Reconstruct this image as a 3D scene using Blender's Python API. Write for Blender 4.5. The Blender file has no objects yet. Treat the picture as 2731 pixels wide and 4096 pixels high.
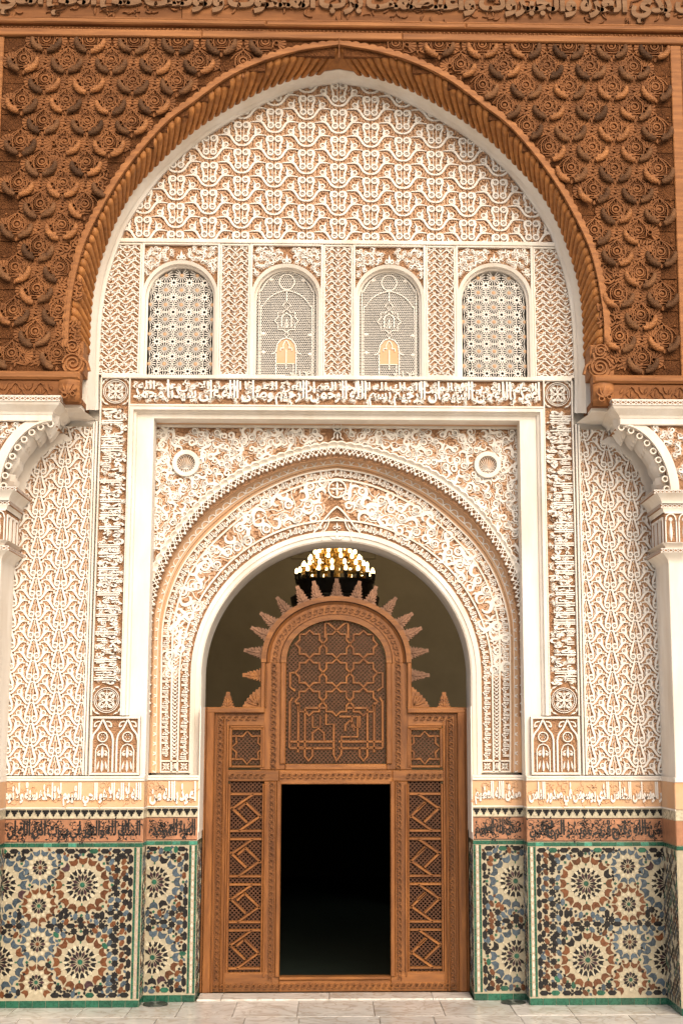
import bpy, bmesh, math, random
from math import sin, cos, pi, radians, sqrt, atan2, tan, hypot
from mathutils import Vector

random.seed(11)
SC = bpy.context.scene
COL = SC.collection

# ---------------------------------------------------------------- camera, sky, sun, exposure
F_PX, CX, CY = 5700.0, 1499.0, 2048.0
PITCH, YAW, DY, ZC = math.atan(912 / 5700), radians(1.6), 13.68, 2.422
_r = (cos(YAW), -sin(YAW), 0)
_f = (sin(YAW) * cos(PITCH), cos(YAW) * cos(PITCH), sin(PITCH))
_u = (-sin(YAW) * sin(PITCH), -cos(YAW) * sin(PITCH), cos(PITCH))


def at(px, py, Y):
    """metric X, Z of a point of the facade measured on the photograph, lying at depth Y"""
    a, b = (px - CX) / F_PX, -(py - CY) / F_PX
    d = [_f[i] + a * _r[i] + b * _u[i] for i in range(3)]
    t = (Y + DY) / d[1]
    return t * d[0], ZC + t * d[2]


def zz(py, Y, px=1340):
    return at(px, py, Y)[1]


def hx(px, py, Y):
    return abs(at(px, py, Y)[0])


cam = bpy.data.cameras.new('camera')
cam_o = bpy.data.objects.new('camera', cam)
COL.objects.link(cam_o)
cam.sensor_fit = 'VERTICAL'
cam.sensor_height = 36
cam.lens = F_PX / 4096 * 36
cam.shift_x = -(CX - 1365.5) / 4096
cam.clip_end = 500
cam_o.location = (-0.015, -DY, ZC)
cam_o.rotation_euler = (pi / 2 + PITCH, 0, -YAW)
SC.camera = cam_o

SUN_AZ, SUN_EL = radians(17), radians(35)      # azimuth measured from the facade's normal towards the right
world = bpy.data.worlds.new('World')
SC.world = world
world.use_nodes = True
nt = world.node_tree
sky = nt.nodes.new('ShaderNodeTexSky')
sky.sky_type = 'NISHITA'
sky.sun_disc = False
sky.sun_elevation = SUN_EL
sky.sun_rotation = pi - SUN_AZ
sky.air_density = 1.0
sky.dust_density = 4.5
sky.ozone_density = 0.3
bg = nt.nodes['Background']
bg.inputs[1].default_value = 0.10
nt.links.new(sky.outputs[0], bg.inputs[0])
sun = bpy.data.lights.new('sun', 'SUN')
sun.energy = 1.3
sun.angle = radians(36)
sun.color = (1.0, 0.90, 0.76)
sun_o = bpy.data.objects.new('sun', sun)
COL.objects.link(sun_o)
sun_dir = Vector((sin(SUN_AZ) * cos(SUN_EL), -cos(SUN_AZ) * cos(SUN_EL), sin(SUN_EL)))
sun_o.rotation_euler = sun_dir.to_track_quat('Z', 'Y').to_euler()
sun_o.location = (6, -12, 14)
SC.view_settings.view_transform = 'Standard'
SC.view_settings.look = 'None'
SC.view_settings.gamma = 1
SC.view_settings.use_curve_mapping = False
SC.view_settings.exposure = 0.83
SC.cycles.max_bounces = 6
SC.cycles.diffuse_bounces = 3
SC.cycles.glossy_bounces = 2


# ---------------------------------------------------------------- materials
MATS = {}


def mat(name, col, rough=0.8, var=0.12, scale=3.0, bump=0.15, bscale=40.0, spec=0.3, rnd=0.0, stretch=(1, 1, 1),
        col2=None, hatch=0.0, gloss_var=0.0, metal=0.0, coords='Object', detail=6.0):
    m = bpy.data.materials.new(name)
    m.use_nodes = True
    n, l = m.node_tree.nodes, m.node_tree.links
    b = n['Principled BSDF']
    b.inputs['Roughness'].default_value = rough
    b.inputs['Specular IOR Level'].default_value = spec
    b.inputs['Metallic'].default_value = metal
    if coords == 'World':
        tc = n.new('ShaderNodeNewGeometry').outputs['Position']
    else:
        tc = n.new('ShaderNodeTexCoord').outputs['Object']
    mp = n.new('ShaderNodeMapping')
    mp.inputs['Scale'].default_value = stretch
    l.new(tc, mp.inputs[0])
    oi = n.new('ShaderNodeObjectInfo')
    ad = n.new('ShaderNodeVectorMath')
    ad.operation = 'MULTIPLY_ADD'
    cmb = n.new('ShaderNodeCombineXYZ')
    for k in range(3):
        l.new(oi.outputs['Random'], cmb.inputs[k])
    ad.inputs[1].default_value = (37, 53, 71) if coords != 'World' else (0, 0, 0)
    l.new(cmb.outputs[0], ad.inputs[0])
    l.new(mp.outputs[0], ad.inputs[2])
    vec = ad.outputs[0]
    nz = n.new('ShaderNodeTexNoise')
    nz.inputs['Scale'].default_value = scale
    nz.inputs['Detail'].default_value = detail
    nz.inputs['Roughness'].default_value = 0.62
    l.new(vec, nz.inputs['Vector'])
    rp = n.new('ShaderNodeValToRGB')
    c2 = col2 or tuple(c * (1 - 2.2 * var) for c in col)
    rp.color_ramp.elements[0].position = 0.28
    rp.color_ramp.elements[1].position = 0.72
    rp.color_ramp.elements[0].color = (*c2, 1)
    rp.color_ramp.elements[1].color = (*[min(1, c * (1 + var * 0.8)) for c in col], 1)
    l.new(nz.outputs[0], rp.inputs[0])
    out = rp.outputs[0]
    if rnd:
        hs = n.new('ShaderNodeHueSaturation')
        mr = n.new('ShaderNodeMapRange')
        mr.inputs[3].default_value = 1 - rnd
        mr.inputs[4].default_value = 1 + rnd
        l.new(oi.outputs['Random'], mr.inputs[0])
        l.new(mr.outputs[0], hs.inputs['Value'])
        l.new(out, hs.inputs['Color'])
        out = hs.outputs[0]
    l.new(out, b.inputs['Base Color'])
    if gloss_var:
        m2 = n.new('ShaderNodeMapRange')
        m2.inputs[3].default_value = max(0.02, rough - gloss_var)
        m2.inputs[4].default_value = rough + gloss_var
        l.new(nz.outputs[0], m2.inputs[0])
        l.new(m2.outputs[0], b.inputs['Roughness'])
    if bump:
        nb = n.new('ShaderNodeTexNoise')
        nb.inputs['Scale'].default_value = bscale
        nb.inputs['Detail'].default_value = 4
        l.new(vec, nb.inputs['Vector'])
        h = nb.outputs[0]
        if hatch:
            # carved leaf hatching: fine chisel stripes whose direction changes from cell to cell
            vo = n.new('ShaderNodeTexVoronoi')
            vo.inputs['Scale'].default_value = 26
            l.new(vec, vo.inputs['Vector'])
            sx = n.new('ShaderNodeSeparateXYZ')
            l.new(vo.outputs['Position'], sx.inputs[0])
            ang = n.new('ShaderNodeMath')
            ang.operation = 'MULTIPLY'
            ang.inputs[1].default_value = 40
            l.new(sx.outputs[0], ang.inputs[0])
            vr = n.new('ShaderNodeVectorRotate')
            vr.rotation_type = 'Y_AXIS'
            l.new(vec, vr.inputs['Vector'])
            l.new(ang.outputs[0], vr.inputs['Angle'])
            wv = n.new('ShaderNodeTexWave')
            wv.inputs['Scale'].default_value = 34
            wv.inputs['Distortion'].default_value = 0.4
            l.new(vr.outputs[0], wv.inputs['Vector'])
            ve = n.new('ShaderNodeTexVoronoi')
            ve.feature = 'DISTANCE_TO_EDGE'
            ve.inputs['Scale'].default_value = 26
            l.new(vec, ve.inputs['Vector'])
            mn = n.new('ShaderNodeMath')
            mn.operation = 'MINIMUM'
            mn.inputs[1].default_value = 0.16
            l.new(ve.outputs[0], mn.inputs[0])
            ma = n.new('ShaderNodeMath')
            ma.operation = 'MULTIPLY_ADD'
            ma.inputs[1].default_value = 5.0
            l.new(mn.outputs[0], ma.inputs[0])
            m3 = n.new('ShaderNodeMath')
            m3.operation = 'MULTIPLY'
            m3.inputs[1].default_value = 0.45
            l.new(wv.outputs[1], m3.inputs[0])
            l.new(m3.outputs[0], ma.inputs[2])
            h = ma.outputs[0]
        bp = n.new('ShaderNodeBump')
        bp.inputs['Strength'].default_value = hatch if hatch else bump
        bp.inputs['Distance'].default_value = 0.012 if hatch else 0.004
        l.new(h, bp.inputs['Height'])
        l.new(bp.outputs[0], b.inputs['Normal'])
    MATS[name] = m
    return m


mat('stucco_white', (0.80, 0.758, 0.695), 0.9, 0.035, 2.2, 0.35, 30, 0.15, coords='World', col2=(0.66, 0.575, 0.475), detail=10, stretch=(1.6, 1.6, 0.45))
mat('stucco_carved', (0.80, 0.752, 0.685), 0.9, 0.05, 5, 0.15, 60, 0.15, coords='World')
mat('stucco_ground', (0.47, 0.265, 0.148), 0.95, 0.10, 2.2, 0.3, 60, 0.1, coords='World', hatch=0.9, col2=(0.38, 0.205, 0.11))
mat('stucco_tan', (0.60, 0.385, 0.245), 0.95, 0.08, 6, 0.3, 60, 0.1, coords='World', hatch=0.6, col2=(0.50, 0.30, 0.18))
mat('ochre_plaster', (0.56, 0.325, 0.175), 0.95, 0.14, 5, 0.2, 50, 0.1, coords='World', col2=(0.58, 0.40, 0.265))
mat('cedar_carved', (0.245, 0.10, 0.035), 0.7, 0.25, 5, 0.5, 60, 0.2, 0.14, (0.35, 1, 2.6), col2=(0.12, 0.044, 0.014))
mat('cedar_cone', (0.15, 0.068, 0.027), 0.75, 0.25, 12, 0.4, 70, 0.2, 0.45, col2=(0.06, 0.027, 0.012))
mat('cedar_rail', (0.33, 0.14, 0.048), 0.65, 0.22, 6, 0.5, 50, 0.25, 0.10, (0.25, 1, 4), col2=(0.16, 0.06, 0.02))
mat('cedar_gold', (0.40, 0.165, 0.046), 0.6, 0.2, 14, 0.5, 60, 0.3, 0.12, (1, 1, 1), col2=(0.20, 0.075, 0.02))
mat('cedar_letter', (0.27, 0.155, 0.085), 0.8, 0.2, 10, 0.5, 50, 0.2, 0.1, (0.4, 1, 2.5), col2=(0.17, 0.09, 0.045))
mat('door_wood', (0.235, 0.09, 0.023), 0.42, 0.22, 8, 0.35, 60, 0.35, 0.14, (2.5, 1, 0.35), col2=(0.11, 0.037, 0.010))
mat('door_rail_wood', (0.26, 0.102, 0.026), 0.42, 0.22, 8, 0.35, 60, 0.35, 0.14, (0.35, 1, 2.5), col2=(0.12, 0.041, 0.011))
mat('door_lattice', (0.085, 0.031, 0.011), 0.55, 0.2, 15, 0.3, 60, 0.3, 0.1)
mat('cedar_plank', (0.17, 0.065, 0.022), 0.75, 0.25, 4, 0.5, 60, 0.15, 0.14, coords='World', hatch=1.0, col2=(0.09, 0.032, 0.010))
mat('finial_wood', (0.22, 0.115, 0.068), 0.65, 0.2, 15, 0.4, 60, 0.25, 0.25)
for nm, c in dict(black=(0.016, 0.015, 0.016), blue=(0.058, 0.085, 0.112), brown=(0.125, 0.042, 0.013), cream=(0.52, 0.46, 0.33),
                  green=(0.014, 0.095, 0.056), plum=(0.05, 0.022, 0.026), pink=(0.62, 0.49, 0.40), teal=(0.05, 0.22, 0.15)).items():
    mat('tile_' + nm, c, 0.28, 0.2, 30, 0.2, 30, 0.35, 0.28 if nm not in ('black', 'cream') else 0.1, gloss_var=0.1)
    if nm == 'black':
        MATS['tile_black'].node_tree.nodes['Principled BSDF'].inputs['Specular IOR Level'].default_value = 0.18
mat('tile_grout', (0.40, 0.345, 0.24), 0.5, 0.12, 20, 0.3, 60, 0.3)
mat('tile_terracotta', (0.38, 0.175, 0.092), 0.32, 0.16, 14, 0.25, 40, 0.4, 0.12)
mat('tile_ink', (0.012, 0.011, 0.012), 0.3, 0.1, 20, 0.1, 40, 0.4)
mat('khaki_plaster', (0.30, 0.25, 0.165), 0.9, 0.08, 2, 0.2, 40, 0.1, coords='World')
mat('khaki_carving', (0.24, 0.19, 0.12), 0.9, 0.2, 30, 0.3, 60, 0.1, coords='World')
mat('shade_black', (0.012, 0.011, 0.010), 0.9, 0.2, 5, 0.1, 40, 0.05)  # near-black colour standing in for unlit depth
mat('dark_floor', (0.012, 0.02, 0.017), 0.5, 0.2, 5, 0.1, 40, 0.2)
mat('brass', (0.55, 0.33, 0.10), 0.3, 0.2, 20, 0.1, 40, 0.5, metal=1.0)
mat('dark_metal', (0.02, 0.017, 0.014), 0.45, 0.2, 20, 0.1, 40, 0.4)
mat('drain_metal', (0.10, 0.115, 0.10), 0.4, 0.25, 20, 0.2, 60, 0.5, metal=0.7)


def marble():
    m = mat('marble', (0.68, 0.64, 0.58), 0.24, 0.1, 2.5, 0.06, 30, 0.5, 0.12, gloss_var=0.1)
    n, l = m.node_tree.nodes, m.node_tree.links
    b = n['Principled BSDF']
    src = b.inputs['Base Color'].links[0].from_socket
    ad = [x for x in n if x.type == 'VECT_MATH'][0]
    nz = n.new('ShaderNodeTexNoise')
    nz.inputs['Scale'].default_value = 3.2
    nz.inputs['Detail'].default_value = 8
    nz.inputs['Distortion'].default_value = 1.6
    l.new(ad.outputs[0], nz.inputs['Vector'])
    rp = n.new('ShaderNodeValToRGB')
    rp.color_ramp.elements[0].position = 0.44
    rp.color_ramp.elements[0].color = (0, 0, 0, 1)
    rp.color_ramp.elements[1].position = 0.50
    rp.color_ramp.elements[1].color = (1, 1, 1, 1)
    e = rp.color_ramp.elements.new(0.56)
    e.color = (0, 0, 0, 1)
    l.new(nz.outputs[0], rp.inputs[0])
    mx = n.new('ShaderNodeMix')
    mx.data_type = 'RGBA'
    mx.inputs[7].default_value = (0.34, 0.27, 0.19, 1)
    mu = n.new('ShaderNodeMath')
    mu.operation = 'MULTIPLY'
    mu.inputs[1].default_value = 0.55
    l.new(rp.outputs[0], mu.inputs[0])
    l.new(mu.outputs[0], mx.inputs[0])
    l.new(src, mx.inputs[6])
    l.new(mx.outputs[2], b.inputs['Base Color'])


marble()


def emit(name, col, s):
    m = bpy.data.materials.new(name)
    m.use_nodes = True
    n = m.node_tree.nodes
    b = n['Principled BSDF']
    b.inputs['Base Color'].default_value = (*col, 1)
    b.inputs['Emission Color'].default_value = (*col, 1)
    b.inputs['Emission Strength'].default_value = s
    # a little cloudiness in the frosted glass
    nz = n.new('ShaderNodeTexNoise')
    nz.inputs['Scale'].default_value = 20
    bp = n.new('ShaderNodeBump')
    bp.inputs['Strength'].default_value = 0.05
    m.node_tree.links.new(nz.outputs[0], bp.inputs['Height'])
    m.node_tree.links.new(bp.outputs[0], b.inputs['Normal'])
    m.cycles.emission_sampling = 'NONE'
    MATS[name] = m


emit('lit_bulb', (1.0, 0.76, 0.38), 3.2)

# ---------------------------------------------------------------- mesh helpers
WB = {}          # world location of every object's origin


class MB:
    """collects geometry; u = X, v = Z, h = height of the relief towards the viewer (-Y)"""

    def __init__(s, y=0.0):
        s.v, s.f, s.y = [], [], y

    def P(s, u, v, h):
        s.v.append((u, s.y - h, v))
        return len(s.v) - 1

    def V(s, x, y, z):
        s.v.append((x, y, z))
        return len(s.v) - 1

    def box(s, x0, x1, y0, y1, z0, z1):
        i = len(s.v)
        for x in (x0, x1):
            for y in (y0, y1):
                for z in (z0, z1):
                    s.v.append((x, y, z))
        s.f += [(i, i + 1, i + 3, i + 2), (i + 4, i + 6, i + 7, i + 5), (i, i + 4, i + 5, i + 1), (i + 2, i + 3, i + 7, i + 6),
                (i, i + 2, i + 6, i + 4), (i + 1, i + 5, i + 7, i + 3)]
        return s

    def bbox(s, x0, x1, y0, y1, z0, z1, b=0.006):
        """box whose front (-Y) arrises are chamfered"""
        i = len(s.v)
        for (a, y) in ((0, y1), (0, y0 + b), (b, y0)):
            for (x, z) in ((x0 + a, z0 + a), (x1 - a, z0 + a), (x1 - a, z1 - a), (x0 + a, z1 - a)):
                s.v.append((x, y, z))
        for k in range(2):
            for q in range(4):
                a, c = i + 4 * k + q, i + 4 * k + (q + 1) % 4
                s.f.append((a, c, c + 4, a + 4))
        s.f.append((i + 8, i + 9, i + 10, i + 11))
        s.f.append((i + 3, i + 2, i + 1, i))
        return s

    def ribbon(s, pts, w, h0, h1, bev=0.3, closed=False, rise=0.0):
        n = len(pts)
        if n < 2:
            return s
        if not isinstance(w, (list, tuple)):
            w = [w] * n
        rows = []
        for i, (u, v) in enumerate(pts):
            if closed:
                a, c = pts[(i - 1) % n], pts[(i + 1) % n]
            else:
                a, c = pts[max(0, i - 1)], pts[min(n - 1, i + 1)]
            dx, dy = c[0] - a[0], c[1] - a[1]
            L = hypot(dx, dy) or 1
            nx, ny = -dy / L, dx / L
            k = w[i] / 2
            kt = k * (1 - bev)
            rows.append((s.P(u + nx * k, v + ny * k, h0), s.P(u + nx * kt, v + ny * kt, h1), s.P(u - nx * kt, v - ny * kt, h1),
                         s.P(u - nx * k, v - ny * k, h0)))
        m = n if closed else n - 1
        for i in range(m):
            a, c = rows[i], rows[(i + 1) % n]
            for q in range(3):
                s.f.append((a[q], a[q + 1], c[q + 1], c[q]))
        if not closed:
            s.f.append(rows[0])
            s.f.append(rows[-1][::-1])
        return s

    def prism(s, poly, h0, h1, inset=0.08, rnd=None):
        n = len(poly)
        cx, cy = sum(p[0] for p in poly) / n, sum(p[1] for p in poly) / n
        lo = [s.P(u, v, h0) for u, v in poly]
        hi = [s.P(cx + (u - cx) * (1 - inset), cy + (v - cy) * (1 - inset), h1) for u, v in poly]
        for i in range(n):
            j = (i + 1) % n
            s.f.append((lo[i], lo[j], hi[j], hi[i]))
        s.f.append(tuple(hi))
        return s

    def disc(s, u, v, r, h0, h1, n=10, inset=0.25, ry=None):
        ry = ry or r
        return s.prism([(u + r * cos(2 * pi * k / n), v + ry * sin(2 * pi * k / n)) for k in range(n)], h0, h1, inset)

    def dome(s, u, v, r, h0, h1, n=10, rings=3):
        prev = [s.P(u + r * cos(2 * pi * k / n), v + r * sin(2 * pi * k / n), h0) for k in range(n)]
        for q in range(1, rings + 1):
            a = q / rings * pi / 2
            if q == rings:
                t = s.P(u, v, h1)
                for k in range(n):
                    s.f.append((prev[k], prev[(k + 1) % n], t))
            else:
                cur = [s.P(u + r * cos(a) * cos(2 * pi * k / n), v + r * cos(a) * sin(2 * pi * k / n), h0 + (h1 - h0) * sin(a)) for k in range(n)]
                for k in range(n):
                    s.f.append((prev[k], prev[(k + 1) % n], cur[(k + 1) % n], cur[k]))
                prev = cur
        return s

    def ring(s, u, v, r, w, h0, h1, n=14, bev=0.3, a0=0, a1=2 * pi):
        if a1 - a0 > 6.28:
            return s.ribbon([(u + r * cos(2 * pi * k / n), v + r * sin(2 * pi * k / n)) for k in range(n)], w, h0, h1, bev, True)
        return s.ribbon([(u + r * cos(a0 + (a1 - a0) * k / n), v + r * sin(a0 + (a1 - a0) * k / n)) for k in range(n + 1)], w, h0, h1, bev)

    def leaf(s, p, q, w, h0, h1, n=6, bend=0.0):
        """pointed leaf from p to q"""
        dx, dy = q[0] - p[0], q[1] - p[1]
        pts = [(p[0] + dx * t - dy * bend * 4 * t * (1 - t), p[1] + dy * t + dx * bend * 4 * t * (1 - t)) for t in [k / n for k in range(n + 1)]]
        return s.ribbon(pts, [max(0.12 * w, w * (sin(pi * min(1, (k / n) ** 0.75)))) for k in range(n + 1)], h0, h1, 0.45)

    def strip(s, A, B, ya, yb, close=False):
        """skin between two equally long X,Z polylines at depths ya and yb"""
        n = len(A)
        ia = [s.V(x, ya, z) for x, z in A]
        ib = [s.V(x, yb, z) for x, z in B]
        for k in range(n if close else n - 1):
            j = (k + 1) % n
            s.f.append((ia[k], ia[j], ib[j], ib[k]))
        return s

    def lathe(s, cx, cy, prof, n=16):
        rows = []
        for r, z in prof:
            rows.append([s.V(cx + r * cos(2 * pi * k / n), cy + r * sin(2 * pi * k / n), z) for k in range(n)])
        for a, b in zip(rows, rows[1:]):
            for k in range(n):
                s.f.append((a[k], a[(k + 1) % n], b[(k + 1) % n], b[k]))
        return s

    def tube(s, pts, r, n=6):
        pts = [Vector(p) for p in pts]
        rr = r if isinstance(r, (list, tuple)) else [r] * len(pts)
        rows = []
        for i, p in enumerate(pts):
            d = (pts[min(len(pts) - 1, i + 1)] - pts[max(0, i - 1)]).normalized()
            a = d.cross(Vector((0, 0, 1)))
            if a.length < 0.05:
                a = d.cross(Vector((1, 0, 0)))
            a.normalize()
            b = d.cross(a)
            rows.append([s.V(*(p + rr[i] * (a * cos(2 * pi * k / n) + b * sin(2 * pi * k / n)))) for k in range(n)])
        for a, b in zip(rows, rows[1:]):
            for k in range(n):
                s.f.append((a[k], a[(k + 1) % n], b[(k + 1) % n], b[k]))
        s.f.append(tuple(rows[0]))
        s.f.append(tuple(rows[-1][::-1]))
        return s

    def text(s, tm, x0, x1, z0, z1, h0, h1):
        """flattened lettering fitted into a rectangle: front faces at h1, sides down to h0"""
        vs, fs, (ax, bx, ay, by) = tm
        i = len(s.v)
        for (x, y, t) in vs:
            s.v.append((x0 + (x - ax) / (bx - ax) * (x1 - x0), s.y - (h1 if t > 0 else h0), z0 + (y - ay) / (by - ay) * (z1 - z0)))
        for f in fs:
            s.f.append(tuple(i + k for k in f))
        return s

    def mesh(s, name, m, smooth=False):
        me = bpy.data.meshes.new(name)
        me.from_pydata(s.v, [], s.f)
        bm = bmesh.new()
        bm.from_mesh(me)
        bmesh.ops.recalc_face_normals(bm, faces=bm.faces)
        bm.to_mesh(me)
        bm.free()
        if m:
            me.materials.append(MATS[m])
        if smooth:
            for p in me.polygons:
                p.use_smooth = True
        return me

    def build(s, name, m, parent=None, smooth=False, origin=None):
        xs, ys, zs = zip(*s.v)
        o0 = origin or ((min(xs) + max(xs)) / 2, max(ys), min(zs))
        s.v = [(x - o0[0], y - o0[1], z - o0[2]) for x, y, z in s.v]
        return place(s.mesh(name, m, smooth), name, parent, o0)


def place(me, name, parent, loc, rot=0.0, sx=1.0, sz=1.0, sy=1.0):
    o = bpy.data.objects.new(name, me)
    COL.objects.link(o)
    WB[o.name] = Vector(loc)
    if parent is not None:
        o.parent = parent
        o.location = Vector(loc) - WB[parent.name]
    else:
        o.location = loc
    o.rotation_euler = (0, -rot, 0)
    o.scale = (sx, sy, sz)
    return o


def thing(name, loc, label, cat, group=None):
    o = bpy.data.objects.new(name, None)
    COL.objects.link(o)
    o.empty_display_size = 0.1
    o.location = loc
    WB[o.name] = Vector(loc)
    return tag(o, label, cat, group)


def tag(o, label, cat, group=None):
    o['label'] = label
    o['category'] = cat
    if group:
        o['group'] = group
    return o


def kind(o, k):
    o['kind'] = k
    return o


def cr(pts, n=5, closed=False):
    """Catmull-Rom through the points"""
    out = []
    N = len(pts)
    for i in range(N if closed else N - 1):
        if closed:
            p0, p1, p2, p3 = pts[(i - 1) % N], pts[i], pts[(i + 1) % N], pts[(i + 2) % N]
        else:
            p0, p1, p2, p3 = pts[max(0, i - 1)], pts[i], pts[i + 1], pts[min(N - 1, i + 2)]
        for k in range(n):
            t = k / n
            out.append(tuple(0.5 * (2 * p1[c] + (p2[c] - p0[c]) * t + (2 * p0[c] - 5 * p1[c] + 4 * p2[c] - p3[c]) * t * t + (3 * p1[c] - p0[c] - 3 * p2[c] + p3[c]) * t ** 3) for c in range(len(p1))))
    if not closed:
        out.append(tuple(pts[-1]))
    return out


def lerp_w(ws, n):
    out = []
    for a, b in zip(ws, ws[1:]):
        for k in range(n):
            out.append(a + (b - a) * k / n)
    out.append(ws[-1])
    return out


def mirror_pts(pts):
    """left-to-right closed half profile given for the right side (x>=0), apex last -> whole arch from left to right"""
    L = [(-x, z) for x, z in pts]
    R = pts[::-1]
    return L + R[1:] if abs(R[0][0]) < 1e-6 else L + R


def resample(pts, n):
    d = [0]
    for a, b in zip(pts, pts[1:]):
        d.append(d[-1] + hypot(b[0] - a[0], b[1] - a[1]))
    out, j = [], 0
    for k in range(n + 1):
        t = d[-1] * k / n
        while j < len(pts) - 2 and d[j + 1] < t:
            j += 1
        q = (t - d[j]) / ((d[j + 1] - d[j]) or 1)
        out.append((pts[j][0] + (pts[j + 1][0] - pts[j][0]) * q, pts[j][1] + (pts[j + 1][1] - pts[j][1]) * q))
    return out


def plen(pts):
    return sum(hypot(b[0] - a[0], b[1] - a[1]) for a, b in zip(pts, pts[1:]))


def frame_at(pts, s):
    """point and unit tangent at arc length s"""
    for a, b in zip(pts, pts[1:]):
        L = hypot(b[0] - a[0], b[1] - a[1])
        if s <= L or b is pts[-1]:
            return (a[0] + (b[0] - a[0]) * s / L, a[1] + (b[1] - a[1]) * s / L), ((b[0] - a[0]) / L, (b[1] - a[1]) / L)
        s -= L


def offset(pts, d):
    """offset a polyline to its left by d"""
    out = []
    n = len(pts)
    for i in range(n):
        a, c = pts[max(0, i - 1)], pts[min(n - 1, i + 1)]
        dx, dy = c[0] - a[0], c[1] - a[1]
        L = hypot(dx, dy) or 1
        out.append((pts[i][0] - dy / L * d, pts[i][1] + dx / L * d))
    return out


def interp_z(arch, x):
    """height of an arch (left to right polyline) above x"""
    for a, b in zip(arch, arch[1:]):
        if a[0] <= x <= b[0] and b[0] > a[0]:
            return a[1] + (b[1] - a[1]) * (x - a[0]) / (b[0] - a[0])
    return None


def mesh2(name, b1, m1, b2, m2):
    """one mesh of two materials: white strokes and the tan leaves carved between them"""
    b = MB()
    n1 = len(b1.f)
    b.v = b1.v + b2.v
    o = len(b1.v)
    b.f = b1.f + [tuple(q + o for q in f) for f in b2.f]
    me = b.mesh(name, m1)
    me.materials.append(MATS[m2])
    me.polygons.foreach_set('material_index', [0] * n1 + [1] * len(b2.f))
    return me


def tan_leaves(x0, x1, z0, z1, d, ln, w, h, seed):
    """small hatched leaves filling the ground between the strokes, each a bevelled blade"""
    rn = random.Random(seed)
    b = MB()
    pts = []
    for _ in range(int((x1 - x0) * (z1 - z0) / (d * d) * 30)):
        x, z = rn.uniform(x0, x1), rn.uniform(z0, z1)
        if all((x - u) ** 2 + (z - v) ** 2 > d * d for u, v in pts):
            pts.append((x, z))
    for x, z in pts:
        a = rn.uniform(0, 2 * pi)
        l2 = ln * rn.uniform(0.4, 0.55)
        c_, s_ = cos(a), sin(a)
        ws = w * rn.uniform(0.8, 1.2)
        hh = h * rn.uniform(0.75, 1.15)
        b.ribbon([(x - l2 * c_, z - l2 * s_), (x - l2 * 0.2 * c_, z - l2 * 0.2 * s_), (x + l2 * 0.5 * c_, z + l2 * 0.5 * s_), (x + l2 * c_, z + l2 * s_)], [ws * 0.4, ws, ws * 0.9, ws * 0.1], 0, hh, 0.3)
    return b


def clip_mesh(me, name, lo, hi):
    """copy of a relief mesh cut to the local rectangle lo..hi in X and Z"""
    bm = bmesh.new()
    bm.from_mesh(me)
    for co, no in (((lo[0], 0, 0), (-1, 0, 0)), ((hi[0], 0, 0), (1, 0, 0)), ((0, 0, lo[1]), (0, 0, -1)), ((0, 0, hi[1]), (0, 0, 1))):
        if not bm.verts:
            break
        bmesh.ops.bisect_plane(bm, geom=bm.verts[:] + bm.edges[:] + bm.faces[:], plane_co=co, plane_no=no, clear_outer=True)
    if not bm.faces:
        bm.free()
        return None
    m2 = bpy.data.meshes.new(name)
    bm.to_mesh(m2)
    bm.free()
    for m in me.materials:
        m2.materials.append(m)
    return m2


# ---------------------------------------------------------------- Arabic lettering
_F = {}
for _c, _b, _dual in (('\u0627', 0xFE8D, 0), ('\u0628', 0xFE8F, 1), ('\u0629', 0xFE93, 0), ('\u062A', 0xFE95, 1), ('\u062B', 0xFE99, 1), ('\u062C', 0xFE9D, 1),
                      ('\u062D', 0xFEA1, 1), ('\u062E', 0xFEA5, 1), ('\u062F', 0xFEA9, 0), ('\u0630', 0xFEAB, 0), ('\u0631', 0xFEAD, 0), ('\u0632', 0xFEAF, 0),
                      ('\u0633', 0xFEB1, 1), ('\u0634', 0xFEB5, 1), ('\u0635', 0xFEB9, 1), ('\u0636', 0xFEBD, 1), ('\u0637', 0xFEC1, 1), ('\u0638', 0xFEC5, 1),
                      ('\u0639', 0xFEC9, 1), ('\u063A', 0xFECD, 1), ('\u0641', 0xFED1, 1), ('\u0642', 0xFED5, 1), ('\u0643', 0xFED9, 1), ('\u0644', 0xFEDD, 1),
                      ('\u0645', 0xFEE1, 1), ('\u0646', 0xFEE5, 1), ('\u0647', 0xFEE9, 1), ('\u0648', 0xFEED, 0), ('\u0649', 0xFEEF, 0), ('\u064A', 0xFEF1, 1)):
    _F[_c] = (_b, _dual)


def shape_arabic(t):
    """contextual presentation forms in visual (left to right) order"""
    out, i, prev = [], 0, False
    while i < len(t):
        c = t[i]
        if c not in _F:
            out.append(c)
            prev = False
            i += 1
            continue
        if c == '\u0644' and i + 1 < len(t) and t[i + 1] == '\u0627':
            out.append(chr(0xFEFC if prev else 0xFEFB))
            prev = False
            i += 2
            continue
        b, dual = _F[c]
        nxt = dual and i + 1 < len(t) and t[i + 1] in _F
        out.append(chr(b + (3 if prev and nxt else 2 if nxt else 1 if prev else 0)))
        prev = bool(nxt)
        i += 1
    return ''.join(out[::-1])


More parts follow.
